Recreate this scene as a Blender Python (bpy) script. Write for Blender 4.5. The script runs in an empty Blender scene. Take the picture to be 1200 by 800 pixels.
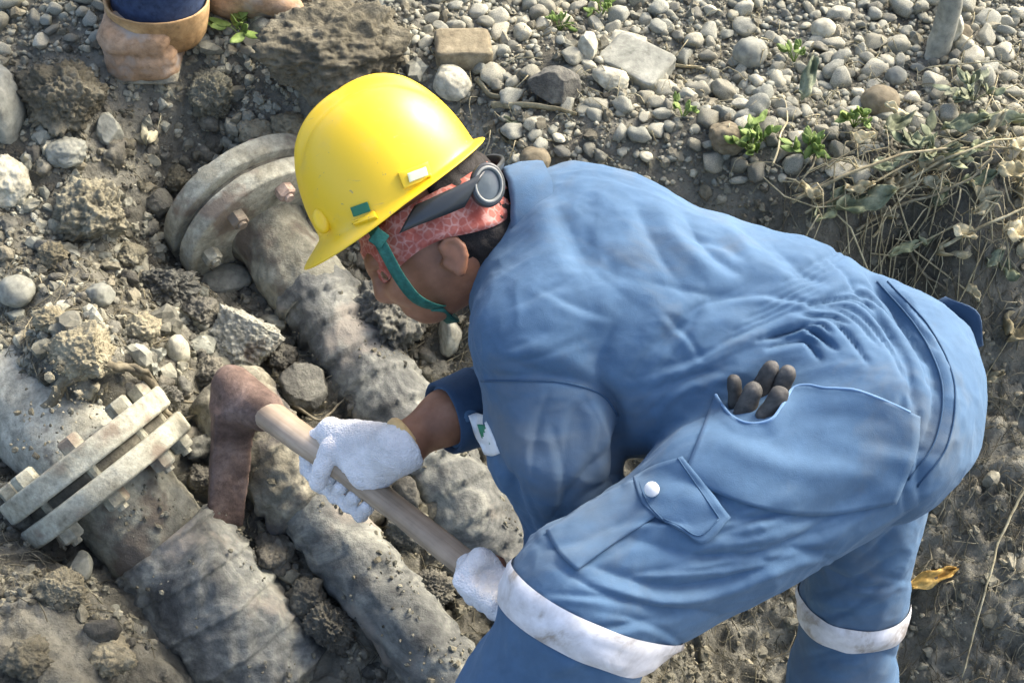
import bpy, math, random
import numpy as np
from mathutils import Vector
from mathutils.bvhtree import BVHTree

# ------------------------------------------------------------------ camera, sky, sun, exposure
SC = bpy.context.scene
COL = SC.collection
PITCH, CAMZ, HFOV = math.radians(50), 1.95, math.radians(40)
cam_data = bpy.data.cameras.new('camera')
cam_data.sensor_fit = 'HORIZONTAL'
cam_data.angle = HFOV
cam_data.clip_start = 0.05
cam_data.clip_end = 200
cam = bpy.data.objects.new('camera', cam_data)
COL.objects.link(cam)
cam.location = (0, 0, CAMZ)
cam.rotation_euler = (math.pi/2 - PITCH, 0, 0)
SC.camera = cam

SUN_EL, SUN_AZ = math.radians(37), math.radians(50)      # azimuth measured from +Y towards +X
world = bpy.data.worlds.new('World')
SC.world = world
world.use_nodes = True
wn = world.node_tree.nodes
sky = wn.new('ShaderNodeTexSky')
sky.sky_type = 'NISHITA'
sky.sun_disc = False
sky.sun_elevation = SUN_EL
sky.sun_rotation = SUN_AZ
sky.air_density = 0.7
sky.dust_density = 5.0
sky.ozone_density = 1.0
wn['Background'].inputs['Strength'].default_value = 0.15
world.node_tree.links.new(sky.outputs['Color'], wn['Background'].inputs['Color'])
sun_data = bpy.data.lights.new('sun', 'SUN')
sun_data.energy = 1.1
sun_data.angle = math.radians(24)
sun_data.color = (1.0, 0.96, 0.89)
sun = bpy.data.objects.new('sun', sun_data)
COL.objects.link(sun)
sdir = Vector((math.sin(SUN_AZ)*math.cos(SUN_EL), math.cos(SUN_AZ)*math.cos(SUN_EL), math.sin(SUN_EL)))
sun.rotation_euler = sdir.to_track_quat('Z', 'Y').to_euler()
sun.location = (2, 3, 5)
SC.view_settings.view_transform = 'Standard'
SC.view_settings.look = 'None'
SC.view_settings.gamma = 1
SC.view_settings.exposure = 1.9

random.seed(7)
RNG = np.random.default_rng(11)

# ------------------------------------------------------------------ photograph pixel <-> point helpers
FPX = 600/math.tan(HFOV/2)
CP, SP = math.cos(PITCH), math.sin(PITCH)
CAM = np.array([0, 0, CAMZ])
RIGHT, UP, FWD = np.array([1., 0, 0]), np.array([0, SP, CP]), np.array([0, CP, -SP])

def ray(px, py):
    return FWD + RIGHT*((px-600)/FPX) + UP*((400-py)/FPX)
def W(px, py, d):
    """point seen at photograph pixel (px, py), d metres in front of the camera plane"""
    return CAM + ray(px, py)*d
def onz(px, py, z):
    r = ray(px, py)
    return CAM + r*((z-CAMZ)/r[2])
def pix(P):
    q = np.asarray(P) - CAM
    d = q@FWD
    return 600+FPX*(q@RIGHT)/d, 400-FPX*(q@UP)/d, d
def unit(v):
    v = np.asarray(v, float)
    return v/np.linalg.norm(v)

# ------------------------------------------------------------------ noise
_perm = RNG.permutation(256).astype(np.int64)
_perm = np.concatenate([_perm, _perm, _perm])
_gr = RNG.normal(size=(256, 3))
_gr /= np.linalg.norm(_gr, axis=1)[:, None]
def noise(P, scale=1.0, off=0.0):
    P = np.asarray(P, float)*scale + off
    I = np.floor(P).astype(np.int64)
    F = P - I
    I &= 255
    U = F*F*F*(F*(F*6-15)+10)
    out = np.zeros(len(P))
    for dx in (0, 1):
        wx = U[:, 0] if dx else 1-U[:, 0]
        for dy in (0, 1):
            wy = U[:, 1] if dy else 1-U[:, 1]
            for dz in (0, 1):
                wz = U[:, 2] if dz else 1-U[:, 2]
                h = _perm[_perm[_perm[(I[:, 0]+dx) & 255]+((I[:, 1]+dy) & 255)]+((I[:, 2]+dz) & 255)]
                g = _gr[h]
                out += wx*wy*wz*(g[:, 0]*(F[:, 0]-dx)+g[:, 1]*(F[:, 1]-dy)+g[:, 2]*(F[:, 2]-dz))
    return out*1.5
def fbm(P, scale, octv=4, off=0.0, gain=0.5):
    r, a = 0, 1
    for k in range(octv):
        r = r + a*noise(P, scale*2**k, off+17.3*k)
        a *= gain
    return r
def ridged(P, scale, octv=3, off=0.0):
    r, a = 0, 1
    for k in range(octv):
        r = r + a*(1-np.abs(noise(P, scale*2**k, off+9.1*k))*2.2)
        a *= .5
    return r

# ------------------------------------------------------------------ mesh helpers
def mesh_np(name, V, quads=None, tris=None, smooth=True):
    V = np.ascontiguousarray(V, dtype=np.float32)
    nq = 0 if quads is None else len(quads)
    nt = 0 if tris is None else len(tris)
    me = bpy.data.meshes.new(name)
    me.vertices.add(len(V))
    me.vertices.foreach_set('co', V.ravel())
    loops = []
    if nq: loops.append(np.asarray(quads, np.int32).ravel())
    if nt: loops.append(np.asarray(tris, np.int32).ravel())
    loops = np.concatenate(loops)
    me.loops.add(len(loops))
    me.loops.foreach_set('vertex_index', loops)
    me.polygons.add(nq+nt)
    st = np.concatenate([np.arange(nq)*4, nq*4+np.arange(nt)*3]).astype(np.int32)
    me.polygons.foreach_set('loop_start', st)
    me.polygons.foreach_set('use_smooth', np.full(nq+nt, smooth))
    me.update(calc_edges=True)
    me.validate()
    return me
def obj(name, me, m=None, parent=None):
    o = bpy.data.objects.new(name, me)
    COL.objects.link(o)
    if m is not None and len(me.materials) == 0:
        me.materials.append(m)
    if parent is not None:
        o.parent = parent
        o.matrix_parent_inverse = parent.matrix_basis.inverted()
    return o
def tag(o, label=None, cat=None, group=None, kind=None):
    if label: o['label'] = label
    if cat: o['category'] = cat
    if group: o['group'] = group
    if kind: o['kind'] = kind
    return o
def empty(name, loc, label, cat, group=None):
    o = bpy.data.objects.new(name, None)
    o.empty_display_size = .05
    COL.objects.link(o)
    o.location = loc
    tag(o, label, cat, group)
    return o
def recenter(o):
    """move a top-level mesh object's origin to its middle"""
    me = o.data
    co = np.empty(len(me.vertices)*3, np.float32)
    me.vertices.foreach_get('co', co)
    co = co.reshape(-1, 3)
    c = (co.min(0)+co.max(0))/2
    me.vertices.foreach_set('co', (co-c).ravel())
    o.location = c
    return o

def frames(P):
    P = np.asarray(P, float)
    T = np.gradient(P, axis=0)
    T /= np.linalg.norm(T, axis=1)[:, None]+1e-12
    ref = np.array([0, 0, 1.]) if abs(T[0][2]) < .9 else np.array([1., 0, 0])
    N = []
    n = ref
    for t in T:
        n = n - t*(n@t)
        n = n/(np.linalg.norm(n)+1e-12)
        N.append(n)
    N = np.array(N)
    return T, N, np.cross(T, N)
def spline(pts, n):
    pts = np.asarray(pts, float)
    m = len(pts)
    if m < 3:
        t = np.linspace(0, 1, n)[:, None]
        return pts[0]*(1-t)+pts[-1]*t
    P = np.vstack([2*pts[0]-pts[1], pts, 2*pts[-1]-pts[-2]])
    out = []
    for t in np.linspace(0, m-1, n):
        i = min(int(t), m-2)
        u = t-i
        a, b, c, d = P[i], P[i+1], P[i+2], P[i+3]
        out.append(.5*((2*b)+(c-a)*u+(2*a-5*b+4*c-d)*u*u+(3*b-a-3*c+d)*u**3))
    return np.array(out)
def tube_geo(P, R, seg=8, flat=1.0, caps=True):
    """tube along polyline P with radius (array) R"""
    P = np.asarray(P, float)
    n = len(P)
    R = np.broadcast_to(np.asarray(R, float), (n,))
    T, N, B = frames(P)
    a = np.linspace(0, 2*math.pi, seg, endpoint=False)
    V = P[:, None]+R[:, None, None]*(np.cos(a)[None, :, None]*N[:, None]+flat*np.sin(a)[None, :, None]*B[:, None])
    V = V.reshape(-1, 3)
    i = np.arange(n-1)[:, None]*seg
    j = np.arange(seg)[None]
    q = np.stack([i+j, i+(j+1) % seg, i+seg+(j+1) % seg, i+seg+j], -1).reshape(-1, 4)
    t = np.zeros((0, 3), int)
    if caps:
        V = np.vstack([V, P[0], P[-1]])
        c0, c1 = n*seg, n*seg+1
        jj = np.arange(seg)
        t = np.vstack([np.stack([np.full(seg, c0), (jj+1) % seg, jj], -1),
                       np.stack([np.full(seg, c1), (n-1)*seg+jj, (n-1)*seg+(jj+1) % seg], -1)])
    return V, q, t
class Geo:
    """collects geometry for one mesh"""
    def __init__(s): s.V, s.Q, s.T, s.n = [], [], [], 0
    def add(s, V, q=None, t=None):
        V = np.asarray(V, float)
        s.V.append(V)
        if q is not None and len(q): s.Q.append(np.asarray(q)+s.n)
        if t is not None and len(t): s.T.append(np.asarray(t)+s.n)
        s.n += len(V)
        return s
    def tube(s, P, R, seg=8, flat=1.0, caps=True): return s.add(*tube_geo(P, R, seg, flat, caps))
    def box(s, c, X, Y, Z):
        """box with centre c and half-axis vectors"""
        c, X, Y, Z = map(np.asarray, (c, X, Y, Z))
        V = [c+a*X+b*Y+d*Z for a in (-1, 1) for b in (-1, 1) for d in (-1, 1)]
        return s.add(V, [(0, 1, 3, 2), (4, 6, 7, 5), (0, 4, 5, 1), (2, 3, 7, 6), (0, 2, 6, 4), (1, 5, 7, 3)])
    def mesh(s, name, smooth=True):
        return mesh_np(name, np.vstack(s.V), np.vstack(s.Q) if s.Q else None, np.vstack(s.T) if s.T else None, smooth)
def sheet(G, grid, thick):
    """closed sheet from an (n,m,3) grid, thickened along its normals"""
    n, m, _ = grid.shape
    du = np.gradient(grid, axis=0)
    dv = np.gradient(grid, axis=1)
    N = np.cross(du, dv)
    N /= np.linalg.norm(N, axis=2)[..., None]+1e-12
    A = (grid+N*thick/2).reshape(-1, 3)
    B = (grid-N*thick/2).reshape(-1, 3)
    i = np.arange(n*m).reshape(n, m)
    q = np.stack([i[:-1, :-1], i[1:, :-1], i[1:, 1:], i[:-1, 1:]], -1).reshape(-1, 4)
    o = n*m
    Q = [q, q[:, ::-1]+o]
    rim = np.concatenate([i[0, :-1], i[:-1, -1], i[-1, :0:-1], i[:0:-1, 0]])
    nx = np.roll(rim, -1)
    Q.append(np.stack([rim, nx, nx+o, rim+o], -1))
    G.add(np.vstack([A, B]), np.vstack(Q))
    return G
def bevel(o, w=.003, seg=2, angle=35):
    md = o.modifiers.new('bevel', 'BEVEL')
    md.width = w; md.segments = seg; md.limit_method = 'ANGLE'; md.angle_limit = math.radians(angle)
    return o

_ico = {}
def ico(n):
    if n in _ico: return _ico[n]
    t = (1+5**.5)/2
    V = [(-1, t, 0), (1, t, 0), (-1, -t, 0), (1, -t, 0), (0, -1, t), (0, 1, t), (0, -1, -t), (0, 1, -t), (t, 0, -1), (t, 0, 1), (-t, 0, -1), (-t, 0, 1)]
    F = [(0, 11, 5), (0, 5, 1), (0, 1, 7), (0, 7, 10), (0, 10, 11), (1, 5, 9), (5, 11, 4), (11, 10, 2), (10, 7, 6), (7, 1, 8), (3, 9, 4), (3, 4, 2), (3, 2, 6), (3, 6, 8), (3, 8, 9), (4, 9, 5), (2, 4, 11), (6, 2, 10), (8, 6, 7), (9, 8, 1)]
    V = [unit(v) for v in V]
    for _ in range(n):
        c, F2 = {}, []
        def mid(a, b):
            k = (min(a, b), max(a, b))
            if k not in c:
                V.append(unit(V[a]+V[b])); c[k] = len(V)-1
            return c[k]
        for a, b, d in F:
            x, y, z = mid(a, b), mid(b, d), mid(d, a)
            F2 += [(a, x, z), (b, y, x), (d, z, y), (x, y, z)]
        F = F2
    _ico[n] = (np.array(V), np.array(F))
    return _ico[n]
def rock(seed, sub=2, dims=(1, 1, 1), rough=.18, facets=0, crumb=0.0):
    """unit-size stone: noise-bent ball, optionally cut by random facets, optionally crumbly"""
    V, F = ico(sub)
    r = np.random.default_rng(seed)
    V = V*(1+rough*fbm(V, 1.1, 3, seed*3.7))[:, None]
    for _ in range(facets):
        n = unit(r.normal(size=3))
        k = r.uniform(.55, .82)
        d = V@n
        V = V-np.outer(np.maximum(d-k, 0), n)*.95
    if crumb:
        V = V*(1+crumb*(.55*fbm(V, 2.2, 3, seed*1.9)+.16*ridged(V, 3.1, 3, seed)-.2+.38*fbm(V, 8, 4, seed*.7, .62)))[:, None]
    elif sub > 2:
        V = V*(1+.02*fbm(V, 5, 3, seed))[:, None]
    return V*np.asarray(dims), F

# ------------------------------------------------------------------ signed distance modelling (bodies, cloth, gloves)
def cone(P, a, b, ra, rb, n=None, s=1.0):
    P = P.astype(np.float32, copy=False); a = np.asarray(a, np.float32); b = np.asarray(b, np.float32)
    q = P-a; ba = b-a
    if n is not None:
        n = unit(n).astype(np.float32); k = np.float32(1/s-1)
        q = q+np.outer(q@n, n)*k
        ba = ba+n*(ba@n)*k
    t = np.clip(q@ba/(ba@ba), 0, 1)
    q = q-t[:, None]*ba
    return np.sqrt(np.einsum('ij,ij->i', q, q))-(np.float32(ra)+np.float32(rb-ra)*t)
def ell(P, c, M, r):
    q = (P-np.asarray(c)).astype(np.float32)@(np.asarray(M).T/np.asarray(r)).astype(np.float32)
    l = np.sqrt(np.einsum('ij,ij->i', q, q))
    return (l-1)*min(r)
def smin(a, b, k):
    h = np.maximum(k-np.abs(a-b), 0)/k
    return np.minimum(a, b)-h*h*k*.25
def usmin(ds, k):
    r = ds[0]
    for d in ds[1:]: r = smin(r, d, k)
    return r
def surface_nets(fn, lo, hi, h, c=5):
    lo = np.asarray(lo, float); hi = np.asarray(hi, float)
    nb = np.ceil((hi-lo)/(h*c)).astype(int)
    n = nb*c+1
    ax = [lo[k]+h*c*(np.arange(nb[k])+.5) for k in range(3)]
    Bc = np.stack(np.meshgrid(*ax, indexing='ij'), -1).reshape(-1, 3)
    dB = fn(Bc)
    full = np.repeat(np.repeat(np.repeat(dB.reshape(nb), c, 0), c, 1), c, 2)
    vals = np.ones(n, np.float32)
    vals[:-1, :-1, :-1] = full
    act = np.zeros(n, bool)
    a = (np.abs(dB) < h*c*1.4).reshape(nb)
    af = np.repeat(np.repeat(np.repeat(a, c, 0), c, 1), c, 2)
    act[:-1, :-1, :-1] = af
    for k in range(3):                                   # close the far faces of the active blocks
        act |= np.roll(act, 1, k)
    idx = np.argwhere(act)
    for s in range(0, len(idx), 400000):
        I = idx[s:s+400000]
        vals[I[:, 0], I[:, 1], I[:, 2]] = fn(lo+I*h)
    ins = vals < 0
    cnt = np.zeros(n-1, np.int8)
    for dx in (0, 1):
        for dy in (0, 1):
            for dz in (0, 1):
                cnt += ins[dx:n[0]-1+dx, dy:n[1]-1+dy, dz:n[2]-1+dz]
    m = (cnt > 0) & (cnt < 8)
    cells = np.argwhere(m)
    ids = np.full(n-1, -1, np.int64)
    ids[m] = np.arange(len(cells))
    acc = np.zeros((len(cells), 3)); num = np.zeros(len(cells))
    for axis in range(3):
        o1, o2 = [k for k in range(3) if k != axis]
        for u in (0, 1):
            for v in (0, 1):
                A = np.zeros(3, int); A[o1] = u; A[o2] = v
                Bq = A.copy(); Bq[axis] = 1
                ia = cells+A; ib = cells+Bq
                va = vals[ia[:, 0], ia[:, 1], ia[:, 2]]; vb = vals[ib[:, 0], ib[:, 1], ib[:, 2]]
                x = (va < 0) != (vb < 0)
                t = np.where(x, va/np.where(x, va-vb, 1), 0)
                pt = ia+0.0
                pt[:, axis] += t
                acc[x] += pt[x]; num[x] += 1
    V = lo+h*acc/num[:, None]
    Q = []
    for axis in range(3):
        o1, o2 = [(1, 2), (2, 0), (0, 1)][axis]
        sl0 = [slice(None)]*3; sl1 = [slice(None)]*3
        sl0[axis] = slice(0, -1); sl1[axis] = slice(1, None)
        a0, a1 = ins[tuple(sl0)], ins[tuple(sl1)]
        E_ = np.argwhere(a0 != a1)
        E_ = E_[(E_[:, o1] > 0) & (E_[:, o2] > 0) & (E_[:, o1] < n[o1]-1) & (E_[:, o2] < n[o2]-1)]
        st = a0[E_[:, 0], E_[:, 1], E_[:, 2]]
        qs = []
        for u, v in ((1, 1), (0, 1), (0, 0), (1, 0)):
            c_ = E_.copy(); c_[:, o1] -= u; c_[:, o2] -= v
            qs.append(ids[c_[:, 0], c_[:, 1], c_[:, 2]])
        q = np.stack(qs, -1)
        q = np.where(st[:, None], q, q[:, ::-1])
        Q.append(q)
    Q = np.vstack(Q)
    Q = Q[(Q >= 0).all(1)]
    return V, Q
def grad(fn, P, e=.0015):
    g = np.zeros_like(P)
    for k in np.array([[1, -1, -1], [-1, -1, 1], [-1, 1, -1], [1, 1, 1]]):
        g += k*fn(P+e*k)[:, None]
    g /= np.linalg.norm(g, axis=1)[:, None]+1e-12
    return g
def vnormals(V, Q):
    n = np.cross(V[Q[:, 2]]-V[Q[:, 0]], V[Q[:, 3]]-V[Q[:, 1]]) if Q.shape[1] == 4 else np.cross(V[Q[:, 1]]-V[Q[:, 0]], V[Q[:, 2]]-V[Q[:, 0]])
    N = np.zeros_like(V)
    idx = Q.ravel(order='F')
    for k in range(3): N[:, k] = np.bincount(idx, np.tile(n[:, k], Q.shape[1]), len(V))
    return N/(np.linalg.norm(N, axis=1)[:, None]+1e-12)
def relax(V, Q, it=2, f=.5):
    A = np.concatenate([Q[:, a] for a in (0, 1, 2, 3, 1, 2, 3, 0)])
    B = np.concatenate([Q[:, b] for b in (1, 2, 3, 0, 0, 1, 2, 3)])
    c = np.bincount(A, minlength=len(V))
    for _ in range(it):
        S = np.stack([np.bincount(A, V[B, k], len(V)) for k in range(3)], -1)
        V = V*(1-f)+f*S/c[:, None]
    return V
def sculpt(fn, lo, hi, h, it=2):
    V, Q = surface_nets(fn, lo, hi, h)
    V = relax(V, Q, it)
    return V, Q

# ------------------------------------------------------------------ materials
class NT:
    def __init__(s, name):
        s.m = bpy.data.materials.new(name)
        s.m.use_nodes = True
        s.t = s.m.node_tree
        s.b = s.t.nodes['Principled BSDF']
    def n(s, kind, **kw):
        nd = s.t.nodes.new('ShaderNode'+kind)
        for k, v in kw.items():
            if k.startswith('i_'): nd.inputs[int(k[2:]) if k[2:].isdigit() else k[2:].replace('_', ' ')].default_value = v
            else: setattr(nd, k, v)
        return nd
    def l(s, a, b): s.t.links.new(a, b)
    def coord(s, kind='Object'): return s.n('TexCoord').outputs[kind]
    def noise(s, vec, scale, detail=5, rough=.6, dist=0):
        nd = s.n('TexNoise')
        nd.inputs['Scale'].default_value = scale
        nd.inputs['Detail'].default_value = detail
        nd.inputs['Roughness'].default_value = rough
        nd.inputs['Distortion'].default_value = dist
        s.l(vec, nd.inputs['Vector'])
        return nd.outputs['Fac']
    def ramp(s, fac, stops):
        r = s.n('ValToRGB')
        while len(r.color_ramp.elements) < len(stops): r.color_ramp.elements.new(.5)
        for e, (p, c) in zip(r.color_ramp.elements, stops):
            e.position = p
            e.color = (*c, 1) if not isinstance(c, (int, float)) else (c, c, c, 1)
        s.l(fac, r.inputs['Fac'])
        return r.outputs['Color']
    def mix(s, fac, a, b, mode='MIX'):
        x = s.n('Mix', data_type='RGBA', blend_type=mode)
        for sock, v in ((x.inputs[0], fac), (x.inputs[6], a), (x.inputs[7], b)):
            if hasattr(v, 'links') or hasattr(v, 'is_output'): s.l(v, sock)
            elif isinstance(v, (int, float)): sock.default_value = v if sock.type == 'VALUE' else (v, v, v, 1)
            else: sock.default_value = (*v, 1)
        return x.outputs[2]
    def math(s, op, a, b):
        x = s.n('Math', operation=op)
        for sock, v in ((x.inputs[0], a), (x.inputs[1], b)):
            if isinstance(v, (int, float)): sock.default_value = v
            else: s.l(v, sock)
        return x.outputs[0]
    def bump(s, height, strength, dist, prev=None):
        b = s.n('Bump')
        b.inputs['Strength'].default_value = strength
        b.inputs['Distance'].default_value = dist
        s.l(height, b.inputs['Height'])
        if prev is not None: s.l(prev, b.inputs['Normal'])
        return b.outputs['Normal']
    def done(s, col, rough, normal=None, spec=.35, metal=0):
        if isinstance(col, tuple): s.b.inputs['Base Color'].default_value = (*col, 1)
        else: s.l(col, s.b.inputs['Base Color'])
        if isinstance(rough, (int, float)): s.b.inputs['Roughness'].default_value = rough
        else: s.l(rough, s.b.inputs['Roughness'])
        s.b.inputs['Specular IOR Level'].default_value = spec
        s.b.inputs['Metallic'].default_value = metal
        if normal is not None: s.l(normal, s.b.inputs['Normal'])
        return s.m
NEUTRAL = ('hair', 'rust', 'strap', 'trouser', 'green_leaf', 'yellow_leaf', 'boot_leather', 'boot_muddy', 'rusty_bolt', 'rubber_glove')
def earthy(name, cols, scale, rough=.9, bump=.6, bdist=.01, bscale=None, rand=None, spots=None, dist=.4, spec=.25):
    """cols: dark, mid, light; two noise scales; rand 'object' or 'island' shifts brightness"""
    if name not in NEUTRAL: cols = [(c[0]*.97, c[1], c[2]*.91) for c in cols]
    t = NT(name)
    v = t.coord()
    if rand == 'object':
        add = t.n('VectorMath', operation='ADD')
        sc_ = t.n('VectorMath', operation='SCALE')
        oi0 = t.n('ObjectInfo')
        t.l(oi0.outputs['Location'], sc_.inputs[0]); sc_.inputs['Scale'].default_value = 7
        t.l(v, add.inputs[0]); t.l(sc_.outputs[0], add.inputs[1])
        v = add.outputs[0]
    a = t.noise(v, scale, 7, .65, dist)
    b = t.noise(v, scale*6.3, 6, .7)
    c1 = t.ramp(a, [(.32, cols[0]), (.5, cols[1]), (.68, cols[2])])
    c2 = t.ramp(b, [(.3, .45), (.5, .95), (.72, 1.35)])
    col = t.mix(.75, c1, c2, 'MULTIPLY')
    if spots:
        sm = t.ramp(t.noise(v, spots[1], 4, .6), [(spots[2], 0.), (spots[2]+.08, 1.)])
        col = t.mix(sm, col, spots[0])
    if rand:
        rv = t.n('ObjectInfo').outputs['Random'] if rand == 'object' else t.n('NewGeometry').outputs['Random Per Island']
        tint = t.ramp(rv, [(0, (.5, .5, .5)), (.2, (.8, .78, .72)), (.4, (1.0, 1.02, 1.02)), (.6, (1.25, 1.2, 1.1)), (.8, (.72, .76, .78)), (1, (1.7, 1.62, 1.5))])
        col = t.mix(1.0, col, tint, 'MULTIPLY')
    bs = bscale or scale*5
    h1 = t.noise(v, bs, 8, .7)
    h2 = t.noise(v, bs*5, 4, .6)
    nm = t.bump(h2, bump*.6, bdist*.3, t.bump(h1, bump, bdist))
    return t.done(col, rough, nm, spec)

M = {}
M['soil'] = earthy('soil', ((.11, .10, .082), (.21, .195, .164), (.33, .308, .262)), 5, .95, 1., .022, 34)
M['clod'] = earthy('clod', ((.17, .15, .112), (.30, .265, .20), (.42, .38, .30)), 9, .95, 1., .012, 45, rand='object')
M['mud'] = earthy('mud', ((.05, .047, .042), (.12, .112, .098), (.22, .205, .175)), 14, .75, .9, .008, 60, rand='object', spec=.4)
M['pebble'] = earthy('pebble', ((.18, .172, .148), (.29, .278, .243), (.39, .372, .325)), 12, .8, .4, .003, 60, rand='object')
M['gravel'] = earthy('gravel', ((.175, .168, .143), (.275, .263, .226), (.37, .352, .305)), 14, .85, .5, .003, 70, rand='island')
M['crumb'] = earthy('crumb', ((.10, .09, .072), (.20, .182, .147), (.32, .295, .24)), 20, .92, .7, .004, 90, rand='island')
M['clay'] = earthy('clay', ((.06, .056, .048), (.135, .126, .108), (.25, .233, .198)), 16, .7, .9, .008, 60, rand='island', spec=.45)
M['pale_stone'] = earthy('pale_stone', ((.26, .24, .19), (.42, .39, .32), (.56, .53, .45)), 12, .85, .5, .004, 60)
M['grey_stone'] = earthy('grey_stone', ((.16, .16, .14), (.25, .245, .215), (.34, .33, .29)), 10, .8, .4, .003, 70)
M['brown_stone'] = earthy('brown_stone', ((.13, .105, .07), (.20, .165, .115), (.28, .24, .175)), 10, .85, .5, .004, 70)
M['concrete'] = earthy('concrete', ((.20, .19, .16), (.36, .345, .30), (.5, .48, .42)), 16, .9, .8, .008, 50, spots=((.13, .11, .085), 11, .56))
M['pipe'] = earthy('pipe', ((.13, .12, .095), (.26, .245, .20), (.42, .40, .335)), 9, .85, 1., .008, 40, spots=((.13, .11, .082), 7, .55))
M['flange'] = earthy('flange', ((.21, .19, .145), (.36, .34, .28), (.47, .45, .38)), 14, .85, .8, .005, 60, spots=((.20, .165, .12), 9, .56))
M['wrap'] = earthy('wrap', ((.055, .056, .056), (.155, .154, .144), (.34, .33, .29)), 9, .75, .8, .006, 38, dist=1.6, spots=((.26, .235, .185), 6, .56), spec=.4)
M['wrap_tan'] = earthy('wrap_tan', ((.10, .088, .068), (.23, .208, .165), (.42, .385, .31)), 10, .85, .9, .008, 40, spots=((.09, .085, .075), 9, .55))
M['rust'] = earthy('rust', ((.07, .046, .035), (.135, .092, .07), (.21, .155, .125)), 16, .75, .6, .003, 70)
M['rusty_bolt'] = earthy('rusty_bolt', ((.26, .17, .12), (.38, .28, .21), (.45, .36, .29)), 25, .85, .5, .002, 90)
M['twig'] = earthy('twig', ((.22, .18, .115), (.40, .345, .235), (.56, .50, .37)), 22, .85, .4, .002, 90, rand='object')
M['root'] = earthy('root', ((.085, .07, .05), (.17, .145, .105), (.26, .225, .165)), 25, .9, .6, .002, 90)
M['fibre'] = earthy('fibre', ((.07, .06, .045), (.18, .16, .12), (.36, .325, .25)), 9, .9, .2, .001, 90, rand='island')
M['dry_leaf'] = earthy('dry_leaf', ((.22, .185, .11), (.40, .345, .235), (.56, .50, .37)), 18, .8, .4, .002, 60, rand='object')
M['dull_leaf'] = earthy('dull_leaf', ((.12, .14, .085), (.22, .235, .155), (.34, .345, .25)), 18, .75, .3, .002, 60, rand='object')
M['green_leaf'] = earthy('green_leaf', ((.075, .12, .025), (.15, .22, .05), (.25, .33, .09)), 20, .6, .3, .002, 60)
M['yellow_leaf'] = earthy('yellow_leaf', ((.25, .14, .03), (.42, .27, .07), (.55, .40, .15)), 18, .7, .3, .002, 60)
M['brick'] = earthy('brick', ((.15, .12, .08), (.23, .19, .13), (.31, .265, .19)), 12, .9, .6, .004, 60)
M['boot_leather'] = earthy('boot_leather', ((.27, .155, .06), (.42, .27, .12), (.53, .37, .19)), 9, .65, .3, .003, 50, spec=.4)
M['boot_muddy'] = earthy('boot_muddy', ((.24, .15, .08), (.38, .25, .145), (.46, .34, .23)), 9, .85, .7, .005, 50, spots=((.36, .31, .25), 8, .55))
M['trouser'] = earthy('trouser', ((.02, .035, .075), (.03, .05, .10), (.045, .07, .13)), 12, .85, .3, .002, 120)

def wood_mat():
    t = NT('handle_wood')
    v = t.coord()
    mp = t.n('Mapping'); mp.inputs['Scale'].default_value = (2.5, 45, 45)
    t.l(v, mp.inputs['Vector'])
    a = t.noise(mp.outputs[0], 1.6, 6, .6, .3)
    b = t.noise(v, 9, 4, .6)
    col = t.mix(.8, t.ramp(a, [(.3, (.26, .19, .12)), (.55, (.42, .33, .23)), (.75, (.52, .43, .32))]), t.ramp(b, [(.35, .6), (.6, 1.1)]), 'MULTIPLY')
    return t.done(col, .6, t.bump(a, .25, .002), .35)
M['wood'] = wood_mat()
def cloth_mat(name, c0, c1, c2, dirt=.35, weave=900, knit=False):
    t = NT(name)
    v = t.coord()
    a = t.noise(v, 5, 6, .6)
    b = t.noise(v, 34, 5, .65)
    col = t.ramp(a, [(.3, c0), (.5, c1), (.72, c2)])
    col = t.mix(.5, col, t.ramp(b, [(.3, .75), (.7, 1.2)]), 'MULTIPLY')
    dm = t.ramp(t.noise(v, 3.1, 5, .7, .5), [(.54, 0.), (.72, dirt)])
    col = t.mix(dm, col, (.115, .135, .145))
    if knit:
        vo = t.n('TexVoronoi', feature='F1'); vo.inputs['Scale'].default_value = weave
        t.l(v, vo.inputs['Vector'])
        h = t.math('SUBTRACT', 1., vo.outputs['Distance'])
    else: h = t.noise(v, weave, 2, .5)
    h2 = t.noise(v, 55, 5, .6, .6)
    h3 = t.noise(v, 15, 4, .55, .8)
    nm = t.bump(h, .8 if knit else .35, .0022 if knit else .0009, t.bump(h2, .3, .002, t.bump(h3, .15, .004)))
    m = t.done(col, .85, nm, .2)
    t.b.inputs['Sheen Weight'].default_value = .12
    t.b.inputs['Sheen Tint'].default_value = (.55, .75, 1, 1)
    t.b.inputs['Sheen Roughness'].default_value = .5
    return m
M['blue'] = cloth_mat('coverall_cloth', (.048, .098, .165), (.062, .120, .195), (.082, .146, .222), .7)
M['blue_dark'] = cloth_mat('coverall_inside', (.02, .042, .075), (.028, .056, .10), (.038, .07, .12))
M['seam'] = cloth_mat('seam_thread', (.025, .06, .11), (.032, .072, .13), (.04, .085, .15), .1)
M['edge'] = cloth_mat('worn_edge', (.10, .19, .32), (.14, .24, .37), (.18, .29, .42), .1)
M['glove'] = cloth_mat('glove_knit', (.58, .57, .54), (.74, .73, .70), (.84, .83, .80), .3, 330, True)
M['glove_cuff'] = cloth_mat('glove_cuff', (.55, .36, .14), (.68, .47, .2), (.72, .55, .3), .1, 500)
M['rubber_glove'] = earthy('rubber_glove', ((.028, .027, .024), (.055, .053, .046), (.095, .09, .078)), 20, .7, .4, .002, 90, spec=.4)
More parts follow.
